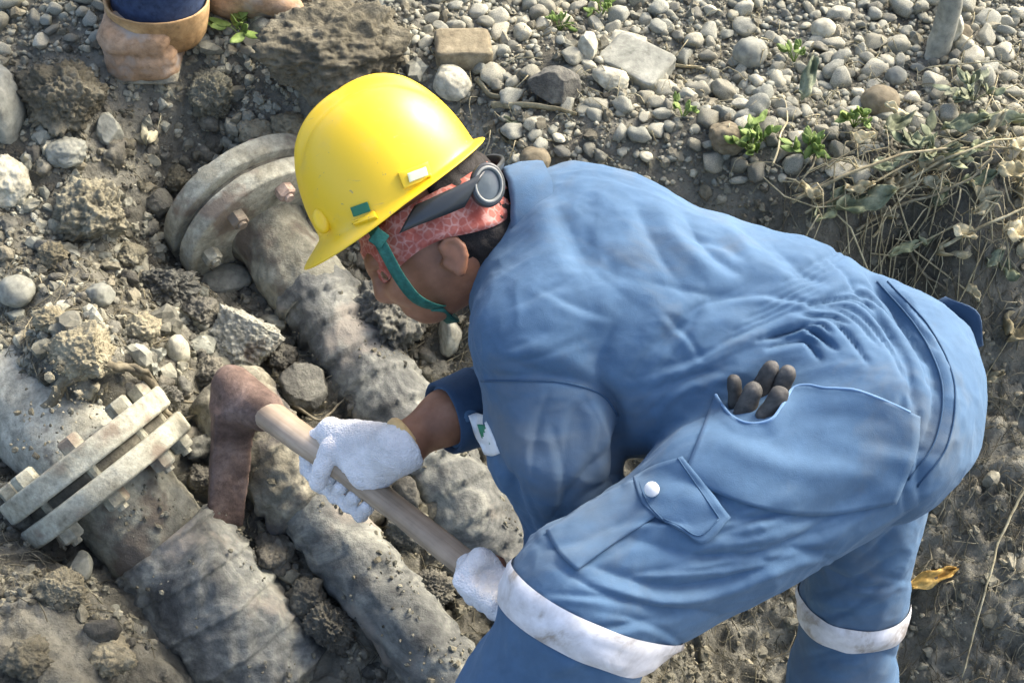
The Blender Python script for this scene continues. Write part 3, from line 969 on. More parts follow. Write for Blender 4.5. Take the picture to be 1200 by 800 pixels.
# gathers running over the waist elastic, then turning down towards the seat
ARCS = [[(872, 420), (915, 402), (946, 400), (975, 441)], [(880, 408), (925, 391), (960, 392), (995, 447)], [(893, 396), (945, 378), (975, 386), (1013, 451)],
        [(900, 386), (950, 366), (991, 371), (1030, 420), (1054, 476)], [(922, 371), (973, 355), (1010, 364), (1050, 420), (1070, 482)],
        [(938, 360), (988, 344), (1023, 352), (1068, 410), (1086, 482)], [(956, 344), (1003, 331), (1040, 349), (1083, 406), (1100, 474)], [(975, 325), (1020, 320), (1058, 356), (1098, 418), (1112, 486)]]
for k in range(15):
    i, u = min(int(k/2), 6), k/2-min(int(k/2), 6)
    A_, B_ = spline(ARCS[i], 7), spline(ARCS[i+1], 7)
    arc = A_*(1-u)+B_*u+np.random.default_rng(k).normal(0, 1.6, (7, 2))
    f2 = np.random.default_rng(50+k)
    arc = spline(arc, 20)[int(f2.uniform(0, 6)):int(f2.uniform(13, 20))][::3]
    F(arc, f2.uniform(3.8, 5.6), -f2.uniform(.0045, .0095))
for k in range(7):
    F([(846+14*k, 402-14*k), (900+12*k, 376-13*k), (950+10*k, 354-12*k)], 4.6, -.0045)
KF = 1.
F([(1000, 298), (1045, 345), (1085, 410), (1098, 480), (1075, 545)], 8, -.008); F([(1025, 310), (1070, 360), (1108, 430), (1112, 500), (1085, 560)], 8, .007)
F([(975, 300), (1020, 350), (1062, 420), (1072, 490)], 6, -.006); F([(1040, 325), (1090, 385), (1122, 450)], 6, -.006)
# thigh and knee
F([(1060, 545), (1000, 585), (930, 610), (830, 600)], 16, -.008); F([(1020, 575), (930, 640), (840, 655), (740, 630)], 12, -.008)
F([(960, 630), (880, 675), (790, 690), (690, 660)], 11, -.009); F([(930, 650), (860, 690), (770, 705), (680, 682)], 9, .007)
F([(840, 720), (780, 715), (700, 690), (650, 660)], 8, -.007); F([(870, 600), (800, 560), (750, 560)], 12, -.006)
F([(1000, 560), (920, 545), (840, 520)], 14, .006); F([(760, 585), (700, 625), (640, 640)], 9, -.006)
F([(610, 735), (690, 780), (760, 790)], 10, -.006); F([(640, 790), (700, 770), (740, 800)], 10, .006)
# hanging sleeve
F([(706, 452), (724, 485), (728, 520), (722, 570)], 9, -.016); F([(690, 470), (706, 510), (704, 560)], 12, .008)
F([(560, 520), (600, 570), (630, 640)], 14, -.007); F([(600, 470), (615, 540), (650, 600)], 18, .006); F([(720, 520), (680, 560), (640, 620)], 13, -.008)
F([(700, 470), (690, 530), (660, 590)], 14, .006)
# far leg
F([(960, 660), (1000, 680), (1050, 650)], 9, -.006); F([(955, 700), (1000, 712), (1052, 690)], 8, .005); F([(940, 770), (1000, 760), (1060, 772)], 9, -.006); F([(1070, 600), (1030, 640), (1000, 660)], 9, -.006)
# finer drag lines: fanning from the armpit, along the thigh, down the sleeve, across the back
fr = np.random.default_rng(21)
def drag(n, start, ang, length, bend, w=(3.5, 6.5), h=(.0015, .0042)):
    for _ in range(n):
        x0, y0 = fr.uniform(*start[0]), fr.uniform(*start[1])
        a = math.radians(fr.uniform(*ang)); L_ = fr.uniform(*length); b = fr.uniform(-bend, bend)
        p = [(x0+L_*t*math.cos(a)-b*4*t*(1-t)*math.sin(a), y0-L_*t*math.sin(a)-b*4*t*(1-t)*math.cos(a)) for t in (0, .33, .66, 1)]
        ww, hh = fr.uniform(*w), fr.uniform(*h)
        F(p, ww*1.3, -hh)
        F([(x+math.sin(a)*ww*1.3, y+math.cos(a)*ww*1.3) for x, y in p], ww*1.4, hh*.7)
drag(9, ((725, 770), (430, 500)), (18, 52), (80, 190), 14, (5, 8), (.002, .0048))
drag(6, ((760, 900), (250, 400)), (-50, 20), (60, 130), 12, (4, 7), (.001, .003))
drag(3, ((620, 700), (230, 330)), (-75, -30), (70, 140), 14, (7, 11), (.001, .002))
drag(14, ((660, 900), (600, 690)), (-8, 28), (80, 200), 16, (4, 7), (.0018, .0045))
drag(6, ((630, 760), (690, 770)), (-35, 10), (60, 130), 12)
drag(8, ((570, 700), (460, 540)), (-110, -70), (60, 140), 10, (4, 8), (.0015, .004))
drag(5, ((545, 640), (330, 430)), (-40, 30), (50, 110), 10, (5, 8))
drag(6, ((860, 1000), (500, 560)), (-30, 20), (70, 140), 12, (5, 8), (.001, .0025))
drag(7, ((950, 1000), (640, 780)), (-10, 35), (50, 100), 10)
drag(6, ((1040, 1100), (380, 520)), (-120, -75), (60, 120), 10, (4, 6), (.001, .003))
px, py, dd = pix(V)
face = np.clip((-(N@FWD)+.15)*2.2, 0, 1)
disp = np.zeros(len(V))
for pts, w, h, sk in FOLDS:
    xs = [p[0] for p in pts]; ys = [p[1] for p in pts]
    m = (px > min(xs)-4*w) & (px < max(xs)+4*w) & (py > min(ys)-4*w) & (py < max(ys)+4*w)
    if m.any(): disp[m] += fold(px[m], py[m], pts, w, h, sk)
disp *= face
stretch = V*np.array([1.0, 1.6, 1.6])
disp += .003*fbm(stretch, 6, 2, 3.)+.0026*(ridged(stretch+.05*np.stack([fbm(V, 5, 2, k) for k in (1., 2., 3.)], -1), 7, 3, 5.)-1)
disp += -.004*(1-face)*np.abs(fbm(V, 16, 2, 7.))
V = V+N*disp[:, None]
CV, CQ = V, Q
cover = obj('coverall', mesh_np('coverall', V, Q), M['blue'], worker)
tag(cover, 'loose blue work coverall with gathered waist')
BV = BVHTree.FromPolygons([tuple(v) for v in V], [tuple(int(i) for i in f) for f in Q])
def on_cloth(px, py, off=0.0, tree=None):
    r = unit(ray(px, py))
    loc, nor, _, _ = (tree or BV).ray_cast(Vector(CAM), Vector(r), 6)
    if loc is None and tree is not None: loc, nor, _, _ = tree.find_nearest(Vector(CAM+r*1.9))
    if loc is None: return None
    nor = np.array(nor)
    if nor@r > 0: nor = -nor
    return np.array(loc)+nor*off
def coons(top, right, bottom, left, n, m):
    """grid in the picture plane from four edge polylines (top and bottom run left to right, sides top to bottom)"""
    T, B = spline(top, m), spline(bottom, m)
    Lf, Rt = spline(left, n), spline(right, n)
    u = np.linspace(0, 1, m)[None, :, None]; v = np.linspace(0, 1, n)[:, None, None]
    c00, c01, c10, c11 = T[0], T[-1], B[0], B[-1]
    return (1-v)*T[None]+v*B[None]+(1-u)*Lf[:, None]+u*Rt[:, None]-((1-u)*(1-v)*c00+u*(1-v)*c01+(1-u)*v*c10+u*v*c11)
def patch(name, parent, m, top, right, bottom, left, n, mm, off, thick, lift=None):
    g2 = coons(top, right, bottom, left, n, mm)
    g = np.zeros((n, mm, 3)); ok = np.zeros((n, mm), bool)
    for i in range(n):
        for j in range(mm):
            p = on_cloth(*g2[i, j], off)
            if p is not None: g[i, j] = p; ok[i, j] = True
    # points that miss the cloth, or fall through a step in it, take the depth of their neighbours
    D = np.where(ok, (g-CAM)@FWD, np.nan)
    med = np.nanmedian(D)
    D = np.where(np.abs(D-med) > .12, np.nan, D)
    for _ in range(60):
        if not np.isnan(D).any(): break
        Pd = np.pad(D, 1, constant_values=np.nan)
        nb = np.stack([Pd[:-2, 1:-1], Pd[2:, 1:-1], Pd[1:-1, :-2], Pd[1:-1, 2:]])
        D = np.where(np.isnan(D), np.nanmean(nb, 0), D)
    for _ in range(2):
        Pd = np.pad(D, 1, mode='edge')
        D = .5*D+.125*(Pd[:-2, 1:-1]+Pd[2:, 1:-1]+Pd[1:-1, :-2]+Pd[1:-1, 2:])
    if lift is not None: D = D-lift(np.linspace(0, 1, n)[:, None], np.linspace(0, 1, mm)[None])
    for i in range(n):
        for j in range(mm): g[i, j] = W(*g2[i, j], D[i, j])
    G = sheet(Geo(), g, thick)
    o = obj(name, G.mesh(name), m, parent)
    PATCH[name] = g
    return o
PATCH = {}
def seam_line(parent, pts, r=.0014, m='seam', off=.0008, name='seam'):
    pts = spline(pts, 40)
    P = [on_cloth(*p, off) for p in pts]
    P = [p for p in P if p is not None]
    runs, cur = [], [P[0]]
    for a, b in zip(P[:-1], P[1:]):
        if np.linalg.norm(b-a) > .045: runs.append(cur); cur = []
        cur.append(b)
    runs.append(cur)
    G = Geo()
    for c in runs:
        if len(c) > 2: G.tube(c, r, 6)
    return obj(name, G.mesh(name), M[m], parent)
import warnings
warnings.simplefilter('ignore')
# shoulder yoke seam, trouser side seam, waist seam
seam_line(cover, [(540, 447), (600, 446), (660, 448), (704, 462), (724, 487)])
seam_line(cover, [(940, 462), (925, 510), (900, 560), (882, 590)])
seam_line(cover, [(1040, 330), (1090, 385), (1118, 450), (1110, 520), (1075, 570)])
seam_line(cover, [(1028, 330), (1076, 386), (1104, 450), (1096, 515), (1064, 562)])
# hip pocket panel, open at its top edge, and cargo pocket with its flap
patch('hip_pocket', cover, M['blue'], [(838, 462), (856, 486), (880, 496), (908, 488), (932, 453), (970, 455), (1010, 459), (1078, 488)], [(1078, 488), (1074, 530), (1050, 590)],
      [(800, 560), (880, 592), (960, 604), (1050, 590)], [(838, 462), (822, 505), (800, 560)], 26, 44, .004, .003,
      lambda v, u: .012*np.clip(1-v*4, 0, 1)*np.sin(np.pi*np.clip(u, 0, 1))**.5)
G = Geo(); G.tube(spline(PATCH['hip_pocket'][0][::3], 60), .0022, 6)
obj('pocket_edge', G.mesh('pocket_edge'), M['edge'], cover)
fl = patch('cargo_flap', cover, M['blue'], [(742, 560), (768, 545), (800, 535)], [(800, 535), (830, 572), (856, 606)],
      [(770, 606), (800, 622), (826, 636), (856, 606)], [(742, 560), (752, 588), (770, 606)], 20, 24, .006, .004)
g_ = PATCH['cargo_flap']
G = Geo(); G.tube(np.vstack([g_[:, 2], g_[-3, 3:-2], g_[::-1, -3][2:]])+unit(CAM-g_[5, 5])*.0022, .0011, 6)
obj('seam', G.mesh('seam'), M['seam'], fl)
patch('cargo_pocket', cover, M['blue'], [(640, 622), (690, 588), (742, 562)], [(742, 562), (756, 586), (770, 604)],
      [(676, 668), (720, 636), (770, 604)], [(640, 622), (655, 648), (676, 668)], 18, 24, .004, .003)
G = Geo(); c = on_cloth(769, 579, .014); nb = unit(CAM-c)
G.add(*lathe(c-nb*.004, nb, [(0, .0095), (.003, .0095), (.0045, .008), (.005, .0)], 20))
obj('snap_button', G.mesh('snap_button'), M['button'], fl)
# sleeve badge
bg = patch('sleeve_badge', cover, M['white'], [(549, 487), (557, 484), (567, 486)], [(567, 486), (578, 510), (586, 531)], [(568, 532), (577, 534), (586, 531)], [(549, 487), (558, 512), (568, 532)], 12, 8, .004, .002)
patch('badge_mark', bg, M['sticker_green'], [(559, 497), (564, 497), (568, 498)], [(568, 498), (573, 509), (577, 519)], [(568, 520), (572, 521), (577, 519)], [(559, 497), (563, 509), (568, 520)], 6, 5, .007, .001)
# reflective bands round both legs
def leg_band(A, B, t, half, tilt, off=.0045, D=None):
    D = unit(B-A) if D is None else unit(D)
    c = A+(B-A)*t
    X = unit(np.cross(D, tilt)); Y = np.cross(D, X)
    rows = []
    for s in np.linspace(-half, half, 7):
        row = []
        for a in np.linspace(0, 2*math.pi, 64, endpoint=False):
            v = math.cos(a)*X+math.sin(a)*Y
            o = c+D*s
            far = Vector(o+v*.135)
            loc, nor, _, _ = BV.ray_cast(far, Vector(-v), .135)
            r = .135-(far-loc).length if loc is not None else .09
            row.append(r)
        rows.append(row)
    R = np.array(rows)
    R = R+.0012*np.random.default_rng(4).normal(size=R.shape)
    for _ in range(3): R = (np.roll(R, 1, 1)+R*2+np.roll(R, -1, 1))/4
    V = []
    for i, s in enumerate(np.linspace(-half, half, 7)):
        for j, a in enumerate(np.linspace(0, 2*math.pi, 64, endpoint=False)):
            v = math.cos(a)*X+math.sin(a)*Y
            V.append(c+D*s+v*(R[i, j]+(off if 0 < i < 6 else off-.003)))
    i = np.arange(6)[:, None]*64; j = np.arange(64)[None]
    q = np.stack([i+j, i+(j+1) % 64, i+64+(j+1) % 64, i+64+j], -1).reshape(-1, 4)
    return obj('reflective_band', mesh_np('band', np.array(V), q), M['tape'], cover)
leg_band(Lkn, Lank, .06, .027, np.array([0, 1., 0]), .006, -.40*RIGHT-.90*UP+.10*FWD)
leg_band(Rkn, Rank, .10, .025, np.array([0, 1., 0]), .0055)
# collar: stand-up fold round the neck
cc = W(606, 276, 1.985)
cn = unit(W(540, 284, 1.975)-neck0)
cX = unit(UP-cn*(UP@cn)); cY = np.cross(cn, cX)
rows = []
for t, r in ((-.03, .098), (-.005, .094), (.018, .084), (.026, .080), (.020, .074), (-.01, .070)):
    rows.append([cc+cn*(t+.012*math.cos(a))+(math.cos(a)*cX*1.12+math.sin(a)*cY)*r for a in np.linspace(0, 2*math.pi, 48, endpoint=False)])
Vc = np.array(rows).reshape(-1, 3)
Vc = Vc+vnormals(Vc, np.array([[0, 1, 2, 3]]))*0+.003*np.stack([fbm(Vc, 30, 2, k) for k in (1., 2., 3.)], -1)
i = np.arange(5)[:, None]*48; j = np.arange(48)[None]
q = np.stack([i+j, i+(j+1) % 48, i+48+(j+1) % 48, i+48+j], -1).reshape(-1, 4)
obj('collar', mesh_np('collar', Vc, q), M['blue'], cover)
# right sleeve cuff, turned inside
cd = unit(Rcf-Rel)
G = Geo(); G.add(*lathe(Rcf-cd*.05, cd, [(0, .060), (.02, .0585), (.045, .056), (.056, .0545), (.058, .051), (.05, .046), (.03, .044)], 40, lambda P, t, a: .003*fbm(P, 20, 2, 4.)))
obj('cuff', G.mesh('cuff'), M['blue_dark'], cover)
# flap standing off behind the hip
g = np.zeros((8, 10, 3))
for i, v in enumerate(np.linspace(0, 1, 8)):
    for j, u in enumerate(np.linspace(0, 1, 10)):
        a = spline([(1098, 352), (1118, 376), (1136, 412)], 10)[j]; b = spline([(1108, 348), (1146, 366), (1152, 404)], 10)[j]
        x, y = a*(1-v)+b*v
        g[i, j] = W(x, y, 1.955-.02*math.sin(math.pi*u)*v)
obj('back_pocket_flap', sheet(Geo(), g, .003).mesh('flap'), M['blue_dark'], cover)

# gloves
for nm, fn, wr, back in (('right', right_hand, Rwr, unit(Rcf-Rwr)), ('left', left_hand, Lwr, unit(Lel-Lwr))):
    f = (lambda P, fn=fn, wr=wr, back=back: np.maximum(smin(fn(P, .003), cone(P, wr, wr+back*.05, .033, .036), .012), slab(P, wr+back*.012, back)))
    lo, hi = bounds([wr, wr+back*.02]+[p for c_ in (right_fingers() if nm == 'right' else left_fingers()) for p in c_[0]], .05)
    V, Q = sculpt(f, lo, hi, .0027, 1)
    N = vnormals(V, Q)
    V = V+N*(.0011*fbm(V, 60, 3, 2.)+.0008*ridged(V, 110, 2, 1.))[:, None]
    gl = tag(obj('glove', mesh_np('glove', V, Q), M['glove'], worker), 'white knitted work glove gripping the handle')
    G = Geo(); G.add(*lathe(wr+back*.006, back, [(-.004, .036), (0, .040), (.006, .041), (.010, .039), (.008, .034)], 40, lambda P, t, a: .002*fbm(P, 40, 2, 4.)))
    obj('cuff', G.mesh('glove_cuff'), M['glove_cuff'], gl)

# hair and bandana
def hair_sdf(P):
    d = ell(P, hp(-.022, 0, .008), HM, (.098, .0825, .112))
    d = smin(d, cone(P, hp(-.068, .0, -.055), hp(-.072, 0, -.10), .064, .056, hL, 1.1), .03)
    return np.maximum(d, slab(P, hp(-.012, 0, 0), hF*.9+hC*.25))
V, Q = sculpt(hair_sdf, HC0-.16, HC0+.16, .005, 1)
N = vnormals(V, Q); V = V+N*(.004*fbm(V, 45, 3, 1.))[:, None]
obj('hair', mesh_np('hair', V, Q), M['hair'], worker)
nA, nT = 64, 9
rows = []
for i in range(nT):
    t = i/(nT-1)
    row = []
    for a in np.linspace(0, 2*math.pi, nA, endpoint=False):
        cf, cl = math.cos(a), math.sin(a)
        dip = -.010*max(0, -cf)-.004
        c = .052+dip*.4-t*(.066+.010*math.sin(3*a+1))
        k = math.sqrt(max(.2, 1-((c-.0)/.125)**2))
        row.append(hp(-.012+cf*.106*k, cl*.086*k, c+dip))
    rows.append(row)
Vb = np.array(rows).reshape(-1, 3)
i = np.arange(nT-1)[:, None]*nA; j = np.arange(nA)[None]
q = np.stack([i+j, i+nA+j, i+nA+(j+1) % nA, i+(j+1) % nA], -1).reshape(-1, 4)
Nb = vnormals(Vb, q)
Vb = Vb+Nb*(.004+.006*fbm(Vb, 22, 3, 3.)+.003*ridged(Vb*np.array([1, 1, 2.]), 25, 2, 4.))[:, None]
ba = obj('bandana', mesh_np('bandana', Vb, q), M['bandana'], worker)
md = ba.modifiers.new('thick', 'SOLIDIFY'); md.thickness = .003
# boots hidden below the frame
for an in (Lank, Rank):
    G = Geo()
    pts = spline([an+[.0, 0, .06], an+[.005, .005, -.02], an+[0, -.02, -.055], an+[.0, -.10, -.068], an+[.01, -.18, -.072]], 14)
    G.tube(pts, np.interp(np.linspace(0, 1, 14), [0, .3, .5, .8, 1], [.062, .06, .052, .046, .02]), 20)
    b = obj('boot', G.mesh('boot'), M['boot_muddy'], worker)
    G = Geo(); G.box(an+[.005, -.07, -.118], np.array([.0, .125, 0]), np.array([-.045, .0, 0]), np.array([0, 0, .012]))
    bevel(obj('sole', G.mesh('sole'), M['mud'], b), .008)

# ------------------------------------------------------------------ hard hat
BR0 = W(465, 222, 1.955)                                # middle of the brim plane
hat = empty('hard_hat', BR0, 'yellow safety helmet with green chin strap on the worker', 'helmet')
def hatp(f, l, c): return BR0+hF*f+hL*l+hC*c
def hat_r(a):
    """outline of the shell at the rim: longer than wide"""
    cf, cl = np.cos(a), np.sin(a)
    return 1/np.sqrt((cf/.126)**2+(cl/.106)**2)
def shell(offset=0.0):
    nA, rows = 96, []
    a = np.linspace(0, 2*math.pi, nA, endpoint=False)
    cf, cl = np.cos(a), np.sin(a)
    brim = .014+.030*np.clip(cf, 0, 1)**1.5+.002*np.clip(-cf, 0, 1)**2           # peak in front, short lip elsewhere
    R = hat_r(a)
    for t in (1.0, .55, .15, 0.):                                                    # brim from its lip inwards
        r = R+brim*t
        c = -.010*t-.012*t*np.clip(cf, 0, 1)+.006*t*np.clip(-cf, 0, 1)
        rows.append(np.stack([r*cf, r*cl, c], -1))
    for t in np.linspace(.06, 1, 26):                                                # dome
        th = t*math.pi/2
        k = np.cos(th)**.80
        c = .150*np.sin(th)**.92*np.ones(nA)
        r = R*k
        f, l = r*cf-.006*t, r*cl
        lam = np.abs(l)
        env = np.clip((t-.25)/.3, 0, 1)
        c = c+0.008*env*np.exp(-(lam/.016)**4)-.0055*env*np.exp(-((lam-.028)/.010)**2)  # crest ridge and side grooves
        rows.append(np.stack([f, l, c], -1))
    S = np.array(rows)
    P = BR0+S[..., :1]*hF+S[..., 1:2]*hL+S[..., 2:]*hC
    n = len(rows)
    i = np.arange(n-1)[:, None]*nA; j = np.arange(nA)[None]
    q = np.stack([i+j, i+(j+1) % nA, i+nA+(j+1) % nA, i+nA+j], -1).reshape(-1, 4)
    return P.reshape(-1, 3), q
V, q = shell()
N = vnormals(V, q)
if (N[len(N)//2]@(V[len(N)//2]-BR0)) < 0: q = q[:, ::-1]
so = obj('shell', mesh_np('shell', V, q), M['yellow'], hat)
md = so.modifiers.new('thick', 'SOLIDIFY'); md.thickness = .003; md.offset = -1
md = so.modifiers.new('smooth', 'SUBSURF'); md.levels = 1; md.render_levels = 1
HV = V; HB_ = BVHTree.FromPolygons([tuple(v) for v in V], [tuple(int(k) for k in f) for f in q])
def hat_patch(name, m, corners, off, thick, n=6, parent=hat):
    g2 = coons([corners[0], corners[1]], [corners[1], corners[2]], [corners[3], corners[2]], [corners[0], corners[3]], n, n)
    g = np.array([[on_cloth(*g2[i, j], off, HB_) for j in range(n)] for i in range(n)])
    return bevel(obj(name, sheet(Geo(), g, thick).mesh(name), m, parent), .0012)
hat_patch('accessory_slot', M['yellow'], [(466, 203), (500, 190), (506, 208), (473, 221)], .002, .007)
tag(hat_patch('sticker', M['sticker_pale'], [(476, 204), (497, 196), (500, 206), (479, 214)], .0075, .0015), 'pale sticker on the slot')
tag(hat_patch('sticker', M['sticker_green'], [(411, 243), (431, 236), (435, 247), (415, 254)], .002, .001), 'small green sticker')
hat_patch('accessory_slot', M['yellow'], [(413, 258), (440, 249), (443, 256), (416, 265)], .002, .005)
Vl, Fl = ico(2)
c = on_cloth(378, 258, .002, HB_)
lg = obj('lug', mesh_np('lug', c+(Vl*np.array([.018, .010, .012]))@np.array([unit(hF*.3-hC+hL*.2), unit(hL), unit(np.cross(unit(hF*.3-hC), hL))]), None, Fl), M['yellow'], hat)
# chin strap: from the rim down the cheek and under the jaw
def strap(pts, w, name):
    P = spline(pts, 24)
    T, _, _ = frames(P)
    g = np.zeros((24, 4, 3))
    for k in range(24):
        out = P[k]-hp(.01, 0, -.04); out = unit(out-T[k]*(out@T[k]))
        sd = np.cross(T[k], out)
        for j, u in enumerate((-1, -.33, .33, 1)): g[k, j] = P[k]+sd*w*u
    return obj(name, sheet(Geo(), g, .002).mesh(name), M['strap'], hat)
strap([W(437, 268, 1.868), W(452, 296, 1.870), W(468, 325, 1.878), W(488, 350, 1.895), W(512, 360, 1.93), W(520, 352, 1.98)], .009, 'chin_strap')
strap([hp(.05, -.088, .02), hp(.045, -.082, -.03), hp(.05, -.06, -.09), hp(.045, -.02, -.137), W(512, 362, 1.94)], .009, 'chin_strap')
G = Geo(); G.box(W(444, 279, 1.864), hL*.003, unit(hF-hC*.4)*.011, unit(hC+hF*.4)*.010)
bevel(obj('strap_buckle', G.mesh('buckle'), M['strap'], hat), .002)

# ------------------------------------------------------------------ goggles pushed to the back of the head
gg = empty('safety_goggles', W(566, 222, 1.90), 'dark goggles pushed round to the back of the worker\'s head', 'goggles')
P = spline([W(478, 258, 1.868), W(505, 246, 1.857), W(532, 234, 1.857), W(556, 222, 1.866)], 20)
g = np.zeros((20, 5, 3))
for k in range(20):
    for j, u in enumerate(np.linspace(-1, 1, 5)): g[k, j] = P[k]+(unit(UP*.85+RIGHT*.5))*(.021+.006*(k/19)**2)*u-FWD*(.006+.004*(1-u*u))
obj('side_shield', sheet(Geo(), g, .004).mesh('side_shield'), M['goggle'], gg)
c = W(571, 217, 1.868)
nn = unit(-FWD+RIGHT*.35+UP*.05)
sq = unit(RIGHT-nn*(nn@RIGHT))
def oval(prof, ax=.8):
    V, q = lathe(c, nn, prof, 40, None, sq)
    k = (V-c)@sq
    return V-np.outer(k, sq)*(1-ax), q
G = Geo(); G.add(*oval([(-.022, .022), (-.004, .030), (.004, .030), (.007, .0275), (.006, .023), (.002, .021)]))
obj('lens_rim', G.mesh('lens_rim'), M['goggle'], gg)
G = Geo(); G.add(*oval([(.0055, .0255), (.0085, .0245), (.0085, .0215), (.005, .0205)]))
obj('rim_ring', G.mesh('rim_ring'), M['goggle_ring'], gg)
G = Geo(); G.add(*oval([(.004, .0215), (.006, .012), (.0068, .0)]))
obj('lens', G.mesh('lens'), M['lens'], gg)
P = spline([W(556, 224, 1.88), W(578, 205, 1.90), W(588, 190, 1.96), hp(-.115, -.03, .03), hp(-.08, -.085, .02)], 24)
G = Geo(); G.tube(P, .009, 8, .4)
obj('strap', G.mesh('strap'), M['goggle'], gg)

# ------------------------------------------------------------------ the mattock itself
tool = empty('mattock', W(262, 610, 2.33), 'old mattock with rusty broad blade and long pale wooden handle', 'mattock')
n = 60
t = np.linspace(-.03, HLEN, n)
P = np.column_stack([t, .006*np.sin(t*5), 0*t])
R = np.interp(t, [-.03, .0, .12, .3, .8, .98], [.028, .030, .027, .0225, .022, .026])
V, q, tt = tube_geo(P, R, 20, .82)
V = V+.0014*np.stack([fbm(V*np.array([.4, 1, 1.]), 25, 3, k) for k in (1., 5., 9.)], -1)
ho = obj('handle', mesh_np('handle', V, q, tt), M['wood'], tool)
hY = unit(UP-HD*(UP@HD)); hZ = np.cross(HD, hY)
from mathutils import Matrix
ho.matrix_basis = Matrix([[HD[k], hY[k], hZ[k], HA[k]] for k in range(3)]+[[0, 0, 0, 1]])
def head_tool(P):
    eye = cone(P, W(272, 456, 2.275), HA+HD*.012, .034, .034)
    eye = smin(eye, cone(P, W(272, 446, 2.27), W(285, 470, 2.26), .024, .034), .02)
    bl = unit(W(262, 612, 2.335)-W(272, 478, 2.262))
    sd = unit(np.cross(bl, HD)); sd = sd if sd@RIGHT > 0 else -sd
    sd = sd+.7*RIGHT; sd = unit(sd-bl*(sd@bl))
    th = np.cross(bl, sd)
    q = P-W(274, 480, 2.262)
    a = q@bl; s = q@sd; h = q@th
    L = .215
    u = np.clip(a/L, 0, 1)
    hw = .034-.003*u; ht = .016-.0115*u
    b = np.maximum(np.maximum(np.abs(s)-hw, np.abs(h+.0)-ht), np.maximum(-a, a-L))
    return smin(eye, b, .028)
lo, hi = bounds([W(268, 446, 2.27), HA, W(262, 615, 2.34)], .09)
V, Q = sculpt(head_tool, lo, hi, .004, 2)
N = vnormals(V, Q); V = V+N*(.0015*fbm(V, 30, 4, 3.))[:, None]
obj('blade_head', mesh_np('blade_head', V, Q), M['rust'], tool)

# ------------------------------------------------------------------ grey work gloves stuffed in the hip pocket
pg = empty('spare_glove', W(885, 465, 1.80), 'grey-brown rubber glove stuffed in the hip pocket, fingers up', 'glove')
G0 = [(882, 458, 864, 506, .0135), (903, 432, 878, 482, .0125), (923, 437, 900, 488, .0125), (913, 463, 886, 510, .0135), (860, 446, 864, 492, .010)]
for x0, y0, x1, y1, r in G0:
    p = on_cloth(x0, y0, .008)
    d = pix(p)[2]
    k = G0.index((x0, y0, x1, y1, r))
    front = .026 if k in (0, 3) else .010
    A, B = W(x0, y0, d-front), W(x1, y1, d-front+.02)
    f = lambda P: usmin([cone(P, A, A*.5+B*.5, r*.92, r*1.02, FWD, .75), cone(P, A*.5+B*.5, B, r*1.0, r*.9, FWD, .75)], .004)
    lo, hi = bounds([A, B], .03)
    V, Q = sculpt(f, lo, hi, .0028, 1)
    V = V+vnormals(V, Q)*(.0012*fbm(V, 70, 2, k))[:, None]
    obj('finger', mesh_np('finger', V, Q), M['rubber_glove'], pg)

